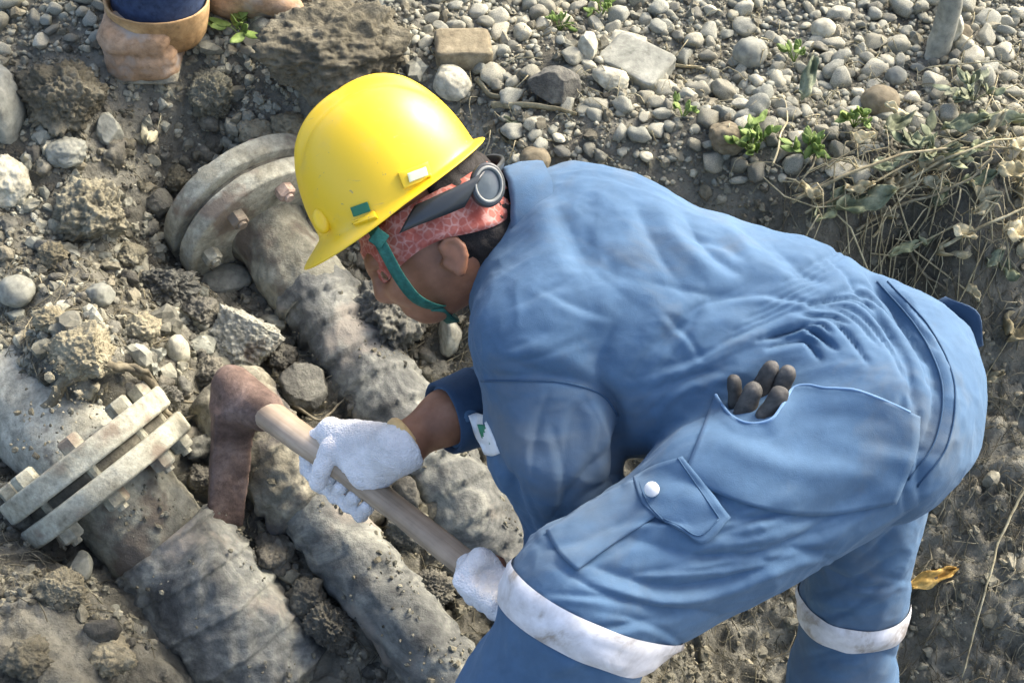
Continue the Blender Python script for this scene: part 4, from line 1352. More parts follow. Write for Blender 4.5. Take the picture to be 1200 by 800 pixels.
# ------------------------------------------------------------------ second person: boots and trouser legs at the upper left
other = empty('person', (hit(172, 88)), 'person in tan boots and dark blue trousers standing at the upper left edge', 'person')
Bh = hit(172, 90)
def boot_pair():
    A = hit(172, 66)
    # standing boot, toe towards the camera
    def boot_lower(P):
        q = P-(A+[.0, .02, .035])
        box = np.linalg.norm(np.maximum(np.abs(q+[0, 0, 0])-np.array([.038, .055, .026]), 0), axis=1)-.034      # broad square-toed foot
        d = smin(box, cone(P, A+[.0, .065, .03], A+[.012, .085, .10], .066, .07), .035)
        return np.maximum(d, slab(P, A+[0, 0, -.02], [0, 0, -1.]))
    V, Q = sculpt(boot_lower, A-.2, A+.28, .005, 1)
    N = vnormals(V, Q)
    crease = np.exp(-(((V-A)@[0, .6, -1.]+.085)/.008)**2)
    V = V+N*(.005*fbm(V, 14, 4, 2.)-.006*crease+.003*(ridged(V*np.array([1, 1, 3.]), 9, 2, 1.)-1))[:, None]
    b = tag(obj('boot', mesh_np('boot', V, Q), M['boot_muddy'], other), 'standing tan boot caked with dried mud')
    G = Geo(); G.box(A+[0, .02, -.012], np.array([.066, 0, 0]), np.array([0, .086, 0]), np.array([0, 0, .012]))
    bevel(obj('sole', G.mesh('sole'), M['wrap_tan'], b), .012, 3)
    top = A+[.022, .035, .0]
    G = Geo()
    G.add(*lathe(top, [.10, .06, 1.], [(.026, .060), (.030, .083), (.04, .0865), (.06, .09), (.085, .094), (.105, .097), (.109, .096), (.105, .091), (.085, .087), (.05, .08)], 48, lambda P, t, a: .005*fbm(P, 12, 3, 3.)))
    obj('boot_shaft', G.mesh('boot_shaft'), M['boot_leather'], b)
    def legs(a, hipdir, off):
        P = spline([a+[.01, .01, .06], a+[.03, .03, .33], np.array([a[0]+.02, a[1]+.06, a[2]+.52]), np.array([a[0]+hipdir, a[1]+.20, a[2]+.92])], 30)
        V, q, t = tube_geo(P, np.interp(np.linspace(0, 1, 30), [0, .4, .6, 1], [.086, .084, .085, .105]), 28)
        V = V+vnormals(V, q)*(.008*fbm(V*np.array([1, 1, 2.5]), 8, 3, off))[:, None]
        obj('trouser_leg', mesh_np('trouser_leg', V, q, t), M['trouser'], other)
    legs(top, .08, 2.)
    # stepping boot behind, toe down to the right
    T = hit(356, 22)
    H = W(268, -16, pix(T)[2]-.01)
    def b2(P):
        return usmin([cone(P, H, T*.35+H*.65+[0, 0, .012], .055, .05), cone(P, T*.35+H*.65+[0, 0, .012], T+[-.03, 0, .022], .05, .032, UP, .8), cone(P, H, H+[-.05, .05, .14], .06, .07)], .03)
    lo, hi = bounds([H, T, H+[-.05, .05, .14]], .1)
    V, Q = sculpt(b2, lo, hi, .006, 2)
    V = V+vnormals(V, Q)*(.004*fbm(V, 16, 4, 2.))[:, None]
    tag(obj('boot', mesh_np('boot', V, Q), M['boot_muddy'], other), 'second boot with its pinkish toe pointing right')
    legs(H+[-.05, .05, .02], -.02, 6.)
boot_pair()

# ------------------------------------------------------------------ single stones, clods and rubble
LOCS = []
def stone(name, cat, label, x, y, wpx, hpx_, m, seed, sub=4, rough=.2, facets=0, crumb=0., depth=None, tilt=0., sink=.25, up=0., group=None, spin=None):
    """stone covering about wpx x hpx_ pixels of the photograph round (x, y)"""
    c = hit(x, y+hpx_*.25)
    d = pix(c)[2]
    sx = wpx/2/FPX*d
    sv = hpx_/2/FPX*d
    V, Fc = rock(seed, sub, (1, 1, 1), rough, facets, crumb)
    V = V/np.abs(V).max(0)
    dep = depth or (sx+sv)/2
    sz = math.sqrt(max(sv*sv-(dep*SP)**2, (.35*sv)**2))/CP if depth else sv
    V = V*np.array([sx, dep, min(sz, sv*1.25)])
    ca, sa = math.cos(tilt), math.sin(tilt)                       # tilt in the picture: turn about the viewing axis
    A = V@np.array([RIGHT, FWD, UP]).T
    A = np.stack([A[:, 0]*ca-A[:, 2]*sa, A[:, 1], A[:, 0]*sa+A[:, 2]*ca], -1)
    V = A[:, :1]*RIGHT+A[:, 1:2]*FWD+A[:, 2:]*UP
    target = W(x, y, d-dep*.25)
    lowest = V[:, 2].min()
    o = obj(name, mesh_np(name, V, None, Fc), m)
    o.location = target
    g = ground_z([target[:2]])[0]
    gap = target[2]+lowest-(g-(-lowest)*sink)
    if gap > 0 and not up:                                          # settle along the line of sight so it rests on the soil
        r = ray(x, y)
        o.location = target+r*(gap/(-r[2]))*.9
    tag(o, label, cat, group)
    LOCS.append((x, y, max(wpx, hpx_)/2))
    return o
C, S_ = 'soil clod', 'stone'
stone('soil_clod', C, 'big crumbly brown clod left of the standing tan boot', 72, 112, 118, 96, M['clod'], 1, 5, .25, 0, .3)
stone('soil_clod', C, 'large pale clod with sunlit crumbly top, left of the far flange', 113, 252, 108, 100, M['clod'], 2, 5, .25, 2, .28)
stone('soil_clod', C, 'brown clod on the slope just right of the standing boot', 246, 112, 62, 70, M['clod'], 3, 5, .25, 0, .3)
stone('soil_clod', C, 'wide mound of brown soil directly behind the yellow helmet', 395, 62, 185, 110, M['clod'], 4, 5, .3, 0, .22, sink=.4)
stone('boulder', S_, 'smooth olive-grey boulder cut by the left edge beside the big clod', 0, 125, 56, 110, M['grey_stone'], 5, 4, .15)
stone('boulder', S_, 'pale tan rough boulder at the left edge below the olive one', 8, 215, 56, 72, M['pale_stone'], 6, 4, .2, 2, .15)
stone('soil_clod', C, 'dark lumpy clod between the far pipe and the worker\'s face', 455, 368, 108, 128, M['mud'], 7, 5, .22, 2, .3, tilt=-.5)
stone('cobble', S_, 'round smooth grey cobble near the left edge above the near pipe', 19, 341, 44, 38, M['grey_stone'], 8, 3, .08)
stone('cobble', S_, 'small grey cobble right of the round one on the left rubble', 117, 346, 36, 30, M['grey_stone'], 9, 3, .15, 2)
stone('cobble', S_, 'long flat grey cobble lying against the far pipe below its flange', 263, 327, 66, 27, M['grey_stone'], 10, 4, .08, 0, tilt=.08)
stone('concrete_lump', 'rubble', 'pale broken concrete lump above the rusty mattock head', 290, 395, 92, 92, M['concrete'], 11, 5, .22, 5, .22, tilt=-.4)
stone('concrete_lump', 'rubble', 'crumbly muddy lump left of the pale concrete lump', 196, 335, 84, 66, M['mud'], 12, 5, .25, 1, .35)
stone('cobble', S_, 'pale egg-shaped pebble standing beside the concrete lump', 209, 410, 26, 42, M['pale_stone'], 13, 3, .08, tilt=.1)
stone('rock', S_, 'dark wet-looking rock between the mattock head and far pipe', 356, 455, 56, 68, M['mud'], 14, 4, .15, 4, .08, tilt=.3)
stone('rock', S_, 'pale tan slab of stone upright under the worker\'s chin', 527, 392, 30, 66, M['pale_stone'], 15, 4, .1, 4, tilt=-.15)
stone('rock', S_, 'pale stone touching the top right of the yellow helmet', 530, 98, 46, 40, M['pale_stone'], 17, 4, .12, 3, tilt=-.6)
stone('rock', S_, 'small pale pointed stone standing left of the grey slab', 690, 55, 27, 40, M['pale_stone'], 18, 3, .1, 5)
stone('rock', S_, 'pale-topped stone in front of the pointed one', 716, 92, 46, 32, M['pale_stone'], 20, 4, .12, 4, tilt=-.4)
stone('cobble', S_, 'tan cobble just above the coverall\'s collar', 627, 187, 38, 28, M['brown_stone'], 21, 3, .1)
stone('rock', S_, 'dark flat stone in the shade between brick and pointed stone', 650, 102, 64, 46, M['mud'], 22, 4, .15, 3)
stone('cobble', S_, 'big dark grey cobble among gravel at upper right', 880, 63, 42, 40, M['grey_stone'], 23, 3, .1)
stone('cobble', S_, 'brown rounded cobble above the green weeds', 1031, 119, 46, 38, M['brown_stone'], 24, 3, .08)
stone('cobble', S_, 'pale round cobble near the top, left of the wooden stake', 965, 34, 30, 24, M['pale_stone'], 25, 3, .06)
stone('cobble', S_, 'round grey cobble below the pale one near the top right', 1050, 90, 26, 24, M['grey_stone'], 26, 3, .06)
stone('cobble', S_, 'brown speckled double stone at the edge of the gravel', 852, 163, 46, 40, M['brown_stone'], 27, 4, .2)
stone('rock', S_, 'pale triangular shard wedged beside the near pipe', 95, 664, 26, 50, M['grey_stone'], 28, 3, .08, 6, tilt=-.15)
stone('rock', S_, 'greenish upright stone left of the far flange slope', 128, 155, 30, 50, M['grey_stone'], 29, 4, .15, 3, tilt=.15)
stone('rock', S_, 'rough grey stone above the big pale clod', 78, 178, 56, 38, M['grey_stone'], 30, 4, .2, 3, .1)
stone('rock', S_, 'dark stone peeking from soil above the far flange', 186, 236, 34, 40, M['mud'], 31, 4, .2, 4)
stone('rock', S_, 'pale stone wedged next to the wooden stake', 1112, 36, 30, 56, M['pale_stone'], 32, 4, .12, 3)
stone('rock', S_, 'dark stone at the far pipe beside the helmet brim', 362, 268, 22, 30, M['mud'], 33, 3, .15, 2)
stone('rock', S_, 'reddish speckled stone by the stake at upper right', 1128, 42, 26, 28, M['brown_stone'], 34, 3, .15, 3)
stone('soil_clod', C, 'rough clod heaped over the near pipe above its flange roots', 100, 412, 96, 66, M['clod'], 38, 5, .25, 1, .25, sink=.4)
stone('soil_clod', C, 'dark clod right of the roots, above the mattock blade', 190, 465, 50, 44, M['mud'], 39, 5, .25, 1, .3, sink=.4)
stone('soil_clod', C, 'dark clod packed beside the middle pipe near the bottom edge', 385, 735, 70, 70, M['mud'], 40, 5, .25, 1, .35, sink=.4)
stone('soil_clod', C, 'wet clod between middle and far pipe below the handle', 505, 690, 60, 50, M['mud'], 41, 5, .25, 1, .35, sink=.4)
stone('soil_clod', C, 'flat grey clod under the second boot', 300, 160, 52, 42, M['clod'], 35, 4, .25, 0, .25)
stone('soil_clod', C, 'small clod in the mud between near and middle pipe', 235, 560, 40, 36, M['mud'], 36, 4, .25, 0, .3)
stone('soil_clod', C, 'crumbly clod on top of the bottom left soil mound', 70, 690, 70, 46, M['clod'], 37, 5, .25, 0, .3, sink=.45)
for k, (x_, y_, w_, h_, mm_, lab_) in enumerate([
    (150, 300, 46, 36, 'clod', 'grey clod wedged left of the far flange'), (60, 300, 44, 34, 'clod', 'small dry clod between the pale clod and round cobble'),
    (235, 365, 50, 42, 'mud', 'damp clod left of the far pipe under the long cobble'), (165, 385, 52, 42, 'clod', 'pale clod in the middle of the left rubble'),
    (60, 375, 50, 38, 'clod', 'dry clod below the round grey cobble'), (245, 435, 46, 44, 'mud', 'damp clod tucked against the mattock head'),
    (330, 420, 40, 44, 'mud', 'damp clod between the concrete lump and far pipe'), (420, 470, 46, 40, 'mud', 'dark clod beside the far pipe above the white glove'),
    (225, 620, 44, 40, 'mud', 'damp clod under the tip of the mattock blade'), (320, 650, 60, 56, 'mud', 'dark clod packed between near and middle pipe'),
    (360, 700, 56, 50, 'mud', 'dark clod lower down between near and middle pipe'), (470, 620, 50, 46, 'mud', 'damp clod under the middle of the handle'),
    (205, 210, 44, 34, 'clod', 'grey clod on the slope above the far flange'), (340, 150, 50, 40, 'clod', 'brown clod left of the helmet crown'),
    (130, 770, 64, 44, 'clod', 'dry clod at the bottom edge beside the near pipe'), (30, 770, 70, 50, 'clod', 'dry clod in the bottom left corner')]):
    stone('soil_clod', C, lab_, x_, y_, w_, h_, M[mm_], 60+k, 4, .28, 1, .3, sink=.4)
def slab_block(name, cat, label, x, y, wpx, hpx_, yaw, m, seed, zt=.018):
    c = hit(x, y+6)
    d = pix(c)[2]
    X = np.array([math.cos(yaw), math.sin(yaw), -.08])*wpx/2/FPX*d
    Y = np.array([-math.sin(yaw), math.cos(yaw), .1])*hpx_/2/FPX*d/SP
    n = 9
    V, Fc = ico(4)
    V = np.sign(V)*np.abs(V)**.22
    V = V/np.abs(V).max(0)
    V = V*(1+.05*fbm(V, 1.3, 3, seed))[:, None]+.02*np.stack([fbm(V, 4, 2, seed+k) for k in range(3)], -1)
    P = V[:, :1]*X+V[:, 1:2]*Y+V[:, 2:]*np.array([0, 0, zt])
    o = obj(name, mesh_np(name, P, None, Fc), m)
    o.location = c+[0, 0, zt*.6]
    LOCS.append((x, y, max(wpx, hpx_)/2))
    return tag(o, label, cat)
slab_block('brick', 'brick', 'tan brown brick half buried in gravel above the helmet', 543, 60, 66, 34, .12, M['brick'], 3, .022)
slab_block('flat_stone', S_, 'pale grey flat slab tilted among the gravel, right of the pointed stone', 746, 72, 78, 44, -.6, M['grey_stone'], 7, .014)
slab_block('flat_stone', S_, 'small flat pale stone under the slab\'s left end', 735, 50, 40, 24, -.3, M['pale_stone'], 9, .010)

# ------------------------------------------------------------------ wood, twigs, roots
def twig(name, cat, label, pts, rpx, m, lift=.006, n=26, flat=1., group=None, taper=.5, wob=.004):
    P = []
    for p in pts:
        h = hit(p[0], p[1]) if len(p) == 2 else None
        P.append(h+[0, 0, lift] if h is not None else hit(p[0], p[1])+[0, 0, p[2]])
    P = spline(P, n)
    P = P+wob*np.stack([fbm(P, 18, 2, k) for k in (1., 4., 7.)], -1)
    d = pix(P.mean(0))[2]
    R = rpx/FPX*d*np.linspace(1, taper, n)
    V, q, t = tube_geo(P, R, 7, flat)
    o = recenter(obj(name, mesh_np(name, V, q, t), m))
    return tag(o, label, cat, group)
tw, rt = M['twig'], M['root']
twig('wood_strip', 'stick', 'flat weathered stick lying right of the helmet', [(578, 130), (625, 132), (676, 140)], 6, tw, .012, flat=.4)
twig('wood_strip', 'stick', 'short curved sliver of bark beside the helmet', [(560, 100), (575, 118), (592, 122)], 6, tw, .012, flat=.4)
twig('dry_twig', 'twig', 'longest dry stem arching from the coverall to the right edge', [(925, 248, .02), (1000, 226, .05), (1080, 212, .07), (1210, 208, .07)], 2.4, tw)
twig('dry_twig', 'twig', 'dry stem forking just below the longest one', [(1000, 282, .02), (1050, 262, .04), (1110, 250, .06), (1150, 225, .08)], 2.2, tw)
twig('dry_twig', 'twig', 'pale straight stem sloping to the right edge beside dry leaves', [(1100, 300, .02), (1150, 287, .05), (1210, 274, .08)], 2.4, tw)
twig('dry_twig', 'twig', 'thin dry stem crossing behind the waist of the coverall', [(940, 262, .02), (1010, 240, .04), (1060, 222, .06), (1120, 190, .06)], 1.8, tw)
twig('dry_twig', 'twig', 'pale stem along the bank top at the right edge', [(1060, 232, .04), (1130, 200, .05), (1210, 182, .05)], 2.0, tw)
twig('dry_twig', 'twig', 'short bent stem under the forked stem', [(1020, 290, .02), (1040, 262, .03), (1075, 235, .05)], 1.6, tw)
twig('dry_twig', 'twig', 'dark thin stem running to the leaf behind the hip', [(1055, 300, .02), (1080, 330, .02), (1108, 352, .02)], 2.2, rt)
twig('dry_twig', 'twig', 'long pale straw running down the right bank', [(1205, 565, .02), (1168, 640, .02), (1150, 700, .02), (1124, 800, .02)], 1.8, tw)
twig('dry_twig', 'twig', 'curved dry runner in the gravel above the shoulder', [(790, 80), (820, 85), (845, 95), (835, 108), (800, 100)], 2.0, tw)
twig('dry_twig', 'twig', 'thin arched grass stalk left of the bright weed', [(905, 205), (912, 175), (920, 150), (915, 120)], 1.3, tw, .02)
for k, pts in enumerate([[(55, 505), (85, 468), (130, 448), (180, 462), (212, 510), (222, 552)], [(70, 492), (115, 462), (165, 452), (196, 476), (208, 525)], [(85, 440), (110, 438), (150, 440), (175, 460)], [(215, 480), (232, 490), (238, 505), (228, 520)], [(82, 500), (78, 460), (90, 430), (80, 410)], [(0, 530), (25, 500), (40, 470)], [(330, 470), (370, 500), (395, 490), (415, 470)], [(360, 505), (385, 520), (400, 500)], [(208, 500), (240, 495), (236, 525)]]):
    lab = ['thickest root looping over the edge-on flange', 'second root running along inside the thickest loop', 'short root above the flange of the near pipe', 'small curly rootlet right of the near flange', 'wiry rootlet rising from the flange\'s left end', 'straight root by the near pipe at the left edge', 'pale rootlet between handle and far pipe', 'tiny rootlet just above the handle', 'hooked rootlet beside the mattock blade'][k]
    twig('root', 'root', lab, pts, [7, 4.5, 3, 2, 2, 4, 2, 1.6, 1.6][k], rt, [.045, .05, .03, .02, .03, .03, .02, .02, .02][k], 30, wob=.012)
stake_c = hit(1097, 66)
G = Geo()
Vp, Fp = ico(3)
P = spline([stake_c+[0, 0, -.03], stake_c+[.004, .01, .08], stake_c+[-.004, .02, .21]], 24)
V, q, t = tube_geo(P, np.linspace(.024, .019, 24), 14)
V = V+vnormals(V, q)*(.004*fbm(V*np.array([3, 3, .6]), 20, 3, 2.))[:, None]
tag(recenter(obj('wooden_stake', mesh_np('stake', V, q, t), M['grey_stone'])), 'weathered grey stake standing in gravel at the top right', 'stake')

# ------------------------------------------------------------------ leaves and weeds
def leaf_geo(G, base, direc, up, L, w, curl=.3, n=9, m=5, seed=0, crumple=0.):
    direc = unit(direc); sd = unit(np.cross(direc, up)); nr = np.cross(sd, direc)
    r = np.random.default_rng(seed)
    g = np.zeros((n, m, 3))
    ph = r.uniform(0, 6)
    for i, t in enumerate(np.linspace(0, 1, n)):
        ww = w*(math.sin(math.pi*min(t*.93+.035, 1))**.75)*(1-.35*t)*(1+crumple*.35*math.sin(9*t+ph)*math.sin(5*t+2*ph))
        for j, u in enumerate(np.linspace(-1, 1, m)):
            g[i, j] = base+direc*L*t+sd*ww*u+nr*(L*curl*(t-.5)**2*1.2+abs(u)*ww*.35+(.1+.35*crumple)*w*math.sin(7*t+3*u+ph)+crumple*.3*w*math.sin(11*t-5*u+2*ph)+crumple*L*.12*math.sin(4*t+ph))
    return sheet(G, g, .0012)
def leaf(name, label, x, y, L_px, w_px, ang, m, lift=.012, curl=.35, seed=0, group=None):
    c = hit(x, y)+[0, 0, lift]
    d = pix(c)[2]
    dv = math.cos(ang)*RIGHT+math.sin(ang)*UP
    dv = unit(dv-[0, 0, dv[2]*.6])
    G = leaf_geo(Geo(), c, dv, unit([.1, -.35, 1]), L_px/FPX*d, w_px/FPX*d/2, curl, 13, 7, seed, .9)
    return tag(recenter(obj(name, G.mesh(name), m)), label, 'leaf', group)
dl, gl_ = M['dry_leaf'], M['dull_leaf']
leaf('dead_leaf', 'broad tan dead leaf under the pale sloping stem', 1092, 312, 66, 34, .35, dl, .03, .3, 1)
leaf('dead_leaf', 'tan dead leaf cut by the right edge halfway up', 1172, 408, 50, 40, .8, dl, .02, .4, 2)
leaf('dead_leaf', 'curled tan leaf at the right edge among stems', 1166, 300, 44, 30, .3, dl, .05, .6, 3)
leaf('dead_leaf', 'yellow-brown fallen leaf beside the far leg\'s reflective band', 1060, 698, 62, 24, .42, M['yellow_leaf'], .03, .3, 4)
leaf('dead_leaf', 'grey dead leaf hanging over gravel left of the brown cobble', 938, 132, 52, 24, 1.35, gl_, .03, .4, 5)
leaf('dead_leaf', 'grey-green crumpled leaf touching the coverall\'s waist', 950, 275, 50, 30, .9, gl_, .03, .5, 6)
leaf('dead_leaf', 'dull leaf in the tangle above the waist', 975, 258, 70, 34, .25, gl_, .03, .4, 7)
leaf('green_leaf', 'upright grey-green leaf blade behind the hip', 1078, 308, 38, 18, 1.55, M['dull_leaf'], .03, .2, 8)
leaf('green_leaf', 'dark green leaf pointing left behind the hip', 1072, 300, 42, 18, 3.7, M['dull_leaf'], .03, .2, 9)
leaf('dead_leaf', 'small tan leaf hanging from the forked stem', 1030, 258, 30, 20, 1.1, dl, .06, .5, 10)
leaf('dead_leaf', 'pale torn husk hanging below the standing boot', 178, 186, 78, 26, 1.6, dl, .02, .5, 11)
leaf('dead_leaf', 'grey leaf lying in the weeds below the brown cobble', 1030, 172, 48, 22, .7, gl_, .03, .4, 12)
leaf('dead_leaf', 'pale leaf among weeds at the right, above the stems', 1100, 165, 52, 26, .2, gl_, .03, .4, 13)
leaf('dead_leaf', 'long grey leaf at the right edge above the bank top', 1140, 150, 56, 24, -.3, gl_, .03, .4, 14)
leaf('dead_leaf', 'dry leaf scrap by the helmet\'s rear lip', 590, 150, 34, 12, -.4, gl_, .02, .4, 15)
leaf('dead_leaf', 'second dry scrap below the flat stick', 585, 165, 30, 12, -.9, dl, .02, .4, 16)
leaf('dead_leaf', 'tan leaf on the shaded bank below the right edge leaf', 1150, 455, 26, 16, .5, dl, .02, .4, 17)
k0 = 0
for x, y, L_, w_, a in [(1010, 250, 40, 22, .4), (1045, 245, 36, 20, .9), (1120, 232, 40, 22, .2), (1160, 218, 44, 24, -.1), (1185, 238, 40, 24, .5), (1090, 262, 36, 22, 1.2), (1135, 268, 34, 22, .7), (1175, 190, 40, 20, .1), (1060, 190, 36, 18, .5), (985, 240, 34, 18, .1), (1190, 320, 34, 22, 1.3), (1150, 330, 26, 18, .9), (1128, 350, 24, 14, -1.2), (1075, 230, 30, 18, -.4), (1190, 165, 40, 20, .3), (1150, 175, 34, 16, 1.0), (960, 248, 30, 18, 2.6), (1015, 215, 34, 18, .2), (1045, 275, 30, 20, 2.2), (1105, 215, 36, 20, 2.9), (1130, 195, 34, 18, .6), (1165, 250, 40, 24, 2.7), (1195, 255, 36, 24, 1.6), (1185, 345, 30, 22, 2.2), (1110, 285, 30, 20, -.5), (1060, 160, 34, 16, 2.4), (1110, 140, 34, 18, .8), (1020, 180, 30, 16, 3.0)]:
    k0 += 1
    side = 'left part of the dry tangle, by the coverall' if x < 1080 else 'middle of the dry tangle on the bank top' if x < 1155 else 'dry tangle at the right edge'
    kind = 'tan' if k0 % 3 else 'grey-green'
    leaf('dead_leaf', 'crumpled '+kind+' dead leaf in the '+side, x, y, L_, w_, a, dl if k0 % 3 else gl_, .035, .5, 40+k0, kind+' leaves in the '+side)
def weed(label, x, y, n, spread, hgt, seed, m='green_leaf', leafpx=16):
    c = hit(x, y)
    d = pix(c)[2]
    r = np.random.default_rng(seed)
    root = empty('weed', c, label, 'weed')
    for k in range(n):
        a = r.uniform(0, 6.28); s = r.uniform(.2, 1)*spread/FPX*d
        tip = c+[math.cos(a)*s, math.sin(a)*s, hgt*r.uniform(.5, 1)]
        P = spline([c, c*.5+tip*.5+[0, 0, .012], tip], 7)
        G = Geo(); G.tube(P, .0012, 5)
        obj('stem', G.mesh('stem'), M[m], root)
        for q_ in range(3):
            b = P[3+q_]
            dr = unit(tip-c+r.normal(size=3)*.5*np.linalg.norm(tip-c))
            G = leaf_geo(Geo(), b, dr, unit([r.uniform(-.4, .4), r.uniform(-.6, 0), 1]), leafpx/FPX*d*r.uniform(.7, 1.3), leafpx*.32/FPX*d, .3, 6, 3, seed+k)
            obj('leaf', G.mesh('leaf'), M[m], root)
weed('brightest green weed in gravel above the coverall\'s back', 880, 185, 11, 30, .055, 1)
weed('smaller green weed right of the brightest one', 945, 190, 8, 28, .045, 2)
weed('thin green weed by the top edge right of the brick', 705, 20, 6, 24, .03, 3, leafpx=11)
weed('dull weed left of the pointed pale stone', 655, 38, 5, 20, .02, 4, leafpx=10)
weed('broad-leaved small weed between the two boots', 285, 46, 5, 26, .04, 5, leafpx=22)
weed('grey-green weed on the bank top at far right', 1085, 185, 10, 50, .05, 6, 'dull_leaf', 22)
weed('dull weed above the stems near the right edge', 1140, 120, 8, 40, .05, 7, 'dull_leaf', 18)
weed('low green weed between the cobbles below the slab', 800, 140, 5, 22, .025, 8, leafpx=10)
weed('sparse weed beside the brown cobble', 1000, 150, 6, 34, .05, 9, leafpx=16)
weed('little weed at the upper right of the stake', 930, 75, 5, 22, .03, 10, leafpx=12)

# ------------------------------------------------------------------ gravel, crumbs and fibres
def poly_in(px, py, poly):
    ins = np.zeros(len(px), bool)
    for (x0, y0), (x1, y1) in zip(poly, poly[1:]+poly[:1]):
        c = ((y0 > py) != (y1 > py)) & (px < (x1-x0)*(py-y0)/(y1-y0+1e-9)+x0)
        ins ^= c
    return ins
def scatter(n, xr, yr, seed):
    r = np.random.default_rng(seed)
    XY = np.column_stack([r.uniform(*xr, n), r.uniform(*yr, n)])
    P = np.column_stack([XY, ground_z(XY)])
    return P, r
def near_pipe(P):
    m = np.zeros(len(P), bool)
    for A, D, rr, t0 in ((P1a, D1, .125, -.06), (P2a, D2, .085, -.1), (P3a, D3, .08, -.17)):
        t = (P-A)@D
        dd = np.linalg.norm(P-A-np.outer(t, D), axis=1)
        m |= (dd < rr) & (t > t0)
    return m
VAR = [rock(100+k, 1, np.array([1, .8, .62])*np.array([1, 1+.25*math.sin(k), 1+.2*math.cos(k*1.3)]), .32, (3, 6, 8)[k % 3]) for k in range(18)]
VAR2 = [rock(140+k, 2, np.array([1, .80+.18*math.sin(k*2.3), .62+.16*math.cos(k*1.7)]), .28, (2, 6, 3, 8)[k % 4]) for k in range(16)]
def rotm(r, n):
    q = r.normal(size=(n, 4)); q /= np.linalg.norm(q, axis=1)[:, None]
    w, x, y, z = q.T
    return np.stack([1-2*(y*y+z*z), 2*(x*y-z*w), 2*(x*z+y*w), 2*(x*y+z*w), 1-2*(x*x+z*z), 2*(y*z-x*w), 2*(x*z-y*w), 2*(y*z+x*w), 1-2*(x*x+y*y)], -1).reshape(n, 3, 3)
def yawm(r, n, tilt=.35):
    a = r.uniform(0, 6.283, n); c, s = np.cos(a), np.sin(a); o = np.zeros(n); l = np.ones(n)
    Rz = np.stack([c, -s, o, s, c, o, o, o, l], -1).reshape(n, 3, 3)
    b = r.normal(0, tilt, n); c, s = np.cos(b), np.sin(b)
    Rx = np.stack([l, o, o, o, c, -s, o, s, c], -1).reshape(n, 3, 3)
    return Rz@Rx
def stuff(name, P, size, variants, r, m, label, cat, yaw=False, sink=.25, smooth=True):
    G = Geo()
    which = r.integers(0, len(variants), len(P))
    R = yawm(r, len(P)) if yaw else rotm(r, len(P))
    for k, (V, Fc) in enumerate(variants):
        s = np.where(which == k)[0]
        if not len(s): continue
        VV = np.einsum('nij,vj->nvi', R[s], V)*size[s][:, None, None]+(P[s]+np.column_stack([0*size[s], 0*size[s], size[s]*(.55-sink)]))[:, None]
        T = Fc[None]+(np.arange(len(s))*len(V))[:, None, None]
        G.add(VV.reshape(-1, 3), None, T.reshape(-1, 3))
    o = obj(name, G.mesh(name, smooth), m)
    tag(o, label, cat, kind='stuff')
    return o
# where the loose river gravel lies, in the picture
GRAVEL = [(480, -400), (2200, -400), (2200, 215), (1060, 200), (960, 225), (820, 215), (600, 215), (575, 130), (470, 60)]
GLEFT = [(-900, -400), (480, -400), (470, 20), (300, 60), (240, 60), (130, 60), (0, 70), (-900, 90)]
P, r = scatter(52000, (-1.5, 1.7), (1.75, 3.0), 5)
x, y, d = pix(P)
dens = np.where(poly_in(x, y, GRAVEL), 1., np.where(poly_in(x, y, GLEFT), .8, 0.))
clump = fbm(P*np.array([1, 1, 0.]), 5, 2, 6.)
P = P[(r.uniform(size=len(P)) < dens*np.clip(1.0+clump*1.0, .4, 1)) & ~near_pipe(P)]
x, y, d = pix(P)
size = .0066*np.exp(r.normal(0, .52, len(P)))
size = np.clip(size, .0035, .024)
# keep stones apart: larger first, drop those whose centres fall inside a kept one
order = np.argsort(-size)
cell, kept = {}, []
for i in order:
    ci = (int(P[i, 0]/.03), int(P[i, 1]/.03))
    ok = True
    for a in (-1, 0, 1):
        for b in (-1, 0, 1):
            for j in cell.get((ci[0]+a, ci[1]+b), ()):
                if (P[i, 0]-P[j, 0])**2+(P[i, 1]-P[j, 1])**2 < (.60*(size[i]+size[j]))**2: ok = False; break
            if not ok: break
        if not ok: break
    if ok:
        cell.setdefault(ci, []).append(i); kept.append(i)
kept = np.array(kept)
P, size, x, y = P[kept], size[kept], x[kept], y[kept]
clear = np.ones(len(P), bool)
for lx, ly, lr in LOCS: clear &= ~(np.hypot(x-lx, y-ly) < lr*.8)
P, size, x, y = P[clear], size[clear], x[clear], y[clear]
inview = (x > -5) & (x < 1205) & (y > -5) & (y < 260)
# the largest stones in view are objects of their own
order = np.argsort(-(size*inview))[:290]
big = np.zeros(len(P), bool); big[order] = True
pm = [mesh_np('pebble', V, None, Fc) for V, Fc in VAR2]
for mme in pm: mme.materials.append(M['pebble'])
rr_ = np.random.default_rng(3)
MARKS = [(170, 40, 'the standing boot'), (330, 10, 'the stepping boot'), (40, 60, 'the top left corner'), (450, 20, 'the mound behind the helmet'), (543, 60, 'the brick'), (650, 102, 'the dark flat stone'),
         (690, 30, 'the pointed pale stone'), (746, 72, 'the grey slab'), (627, 187, 'the collar'), (720, 180, 'the shoulder top'), (820, 30, 'the top edge above the worker\'s back'), (880, 63, 'the big dark cobble'), (880, 180, 'the brightest weed'),
         (965, 34, 'the pale round cobble'), (1031, 119, 'the brown cobble'), (1100, 50, 'the stake'), (1180, 40, 'the top right corner'), (1170, 150, 'the right edge above the dry tangle'), (800, 140, 'the weed below the grey slab'), (980, 220, 'the dry stems')]
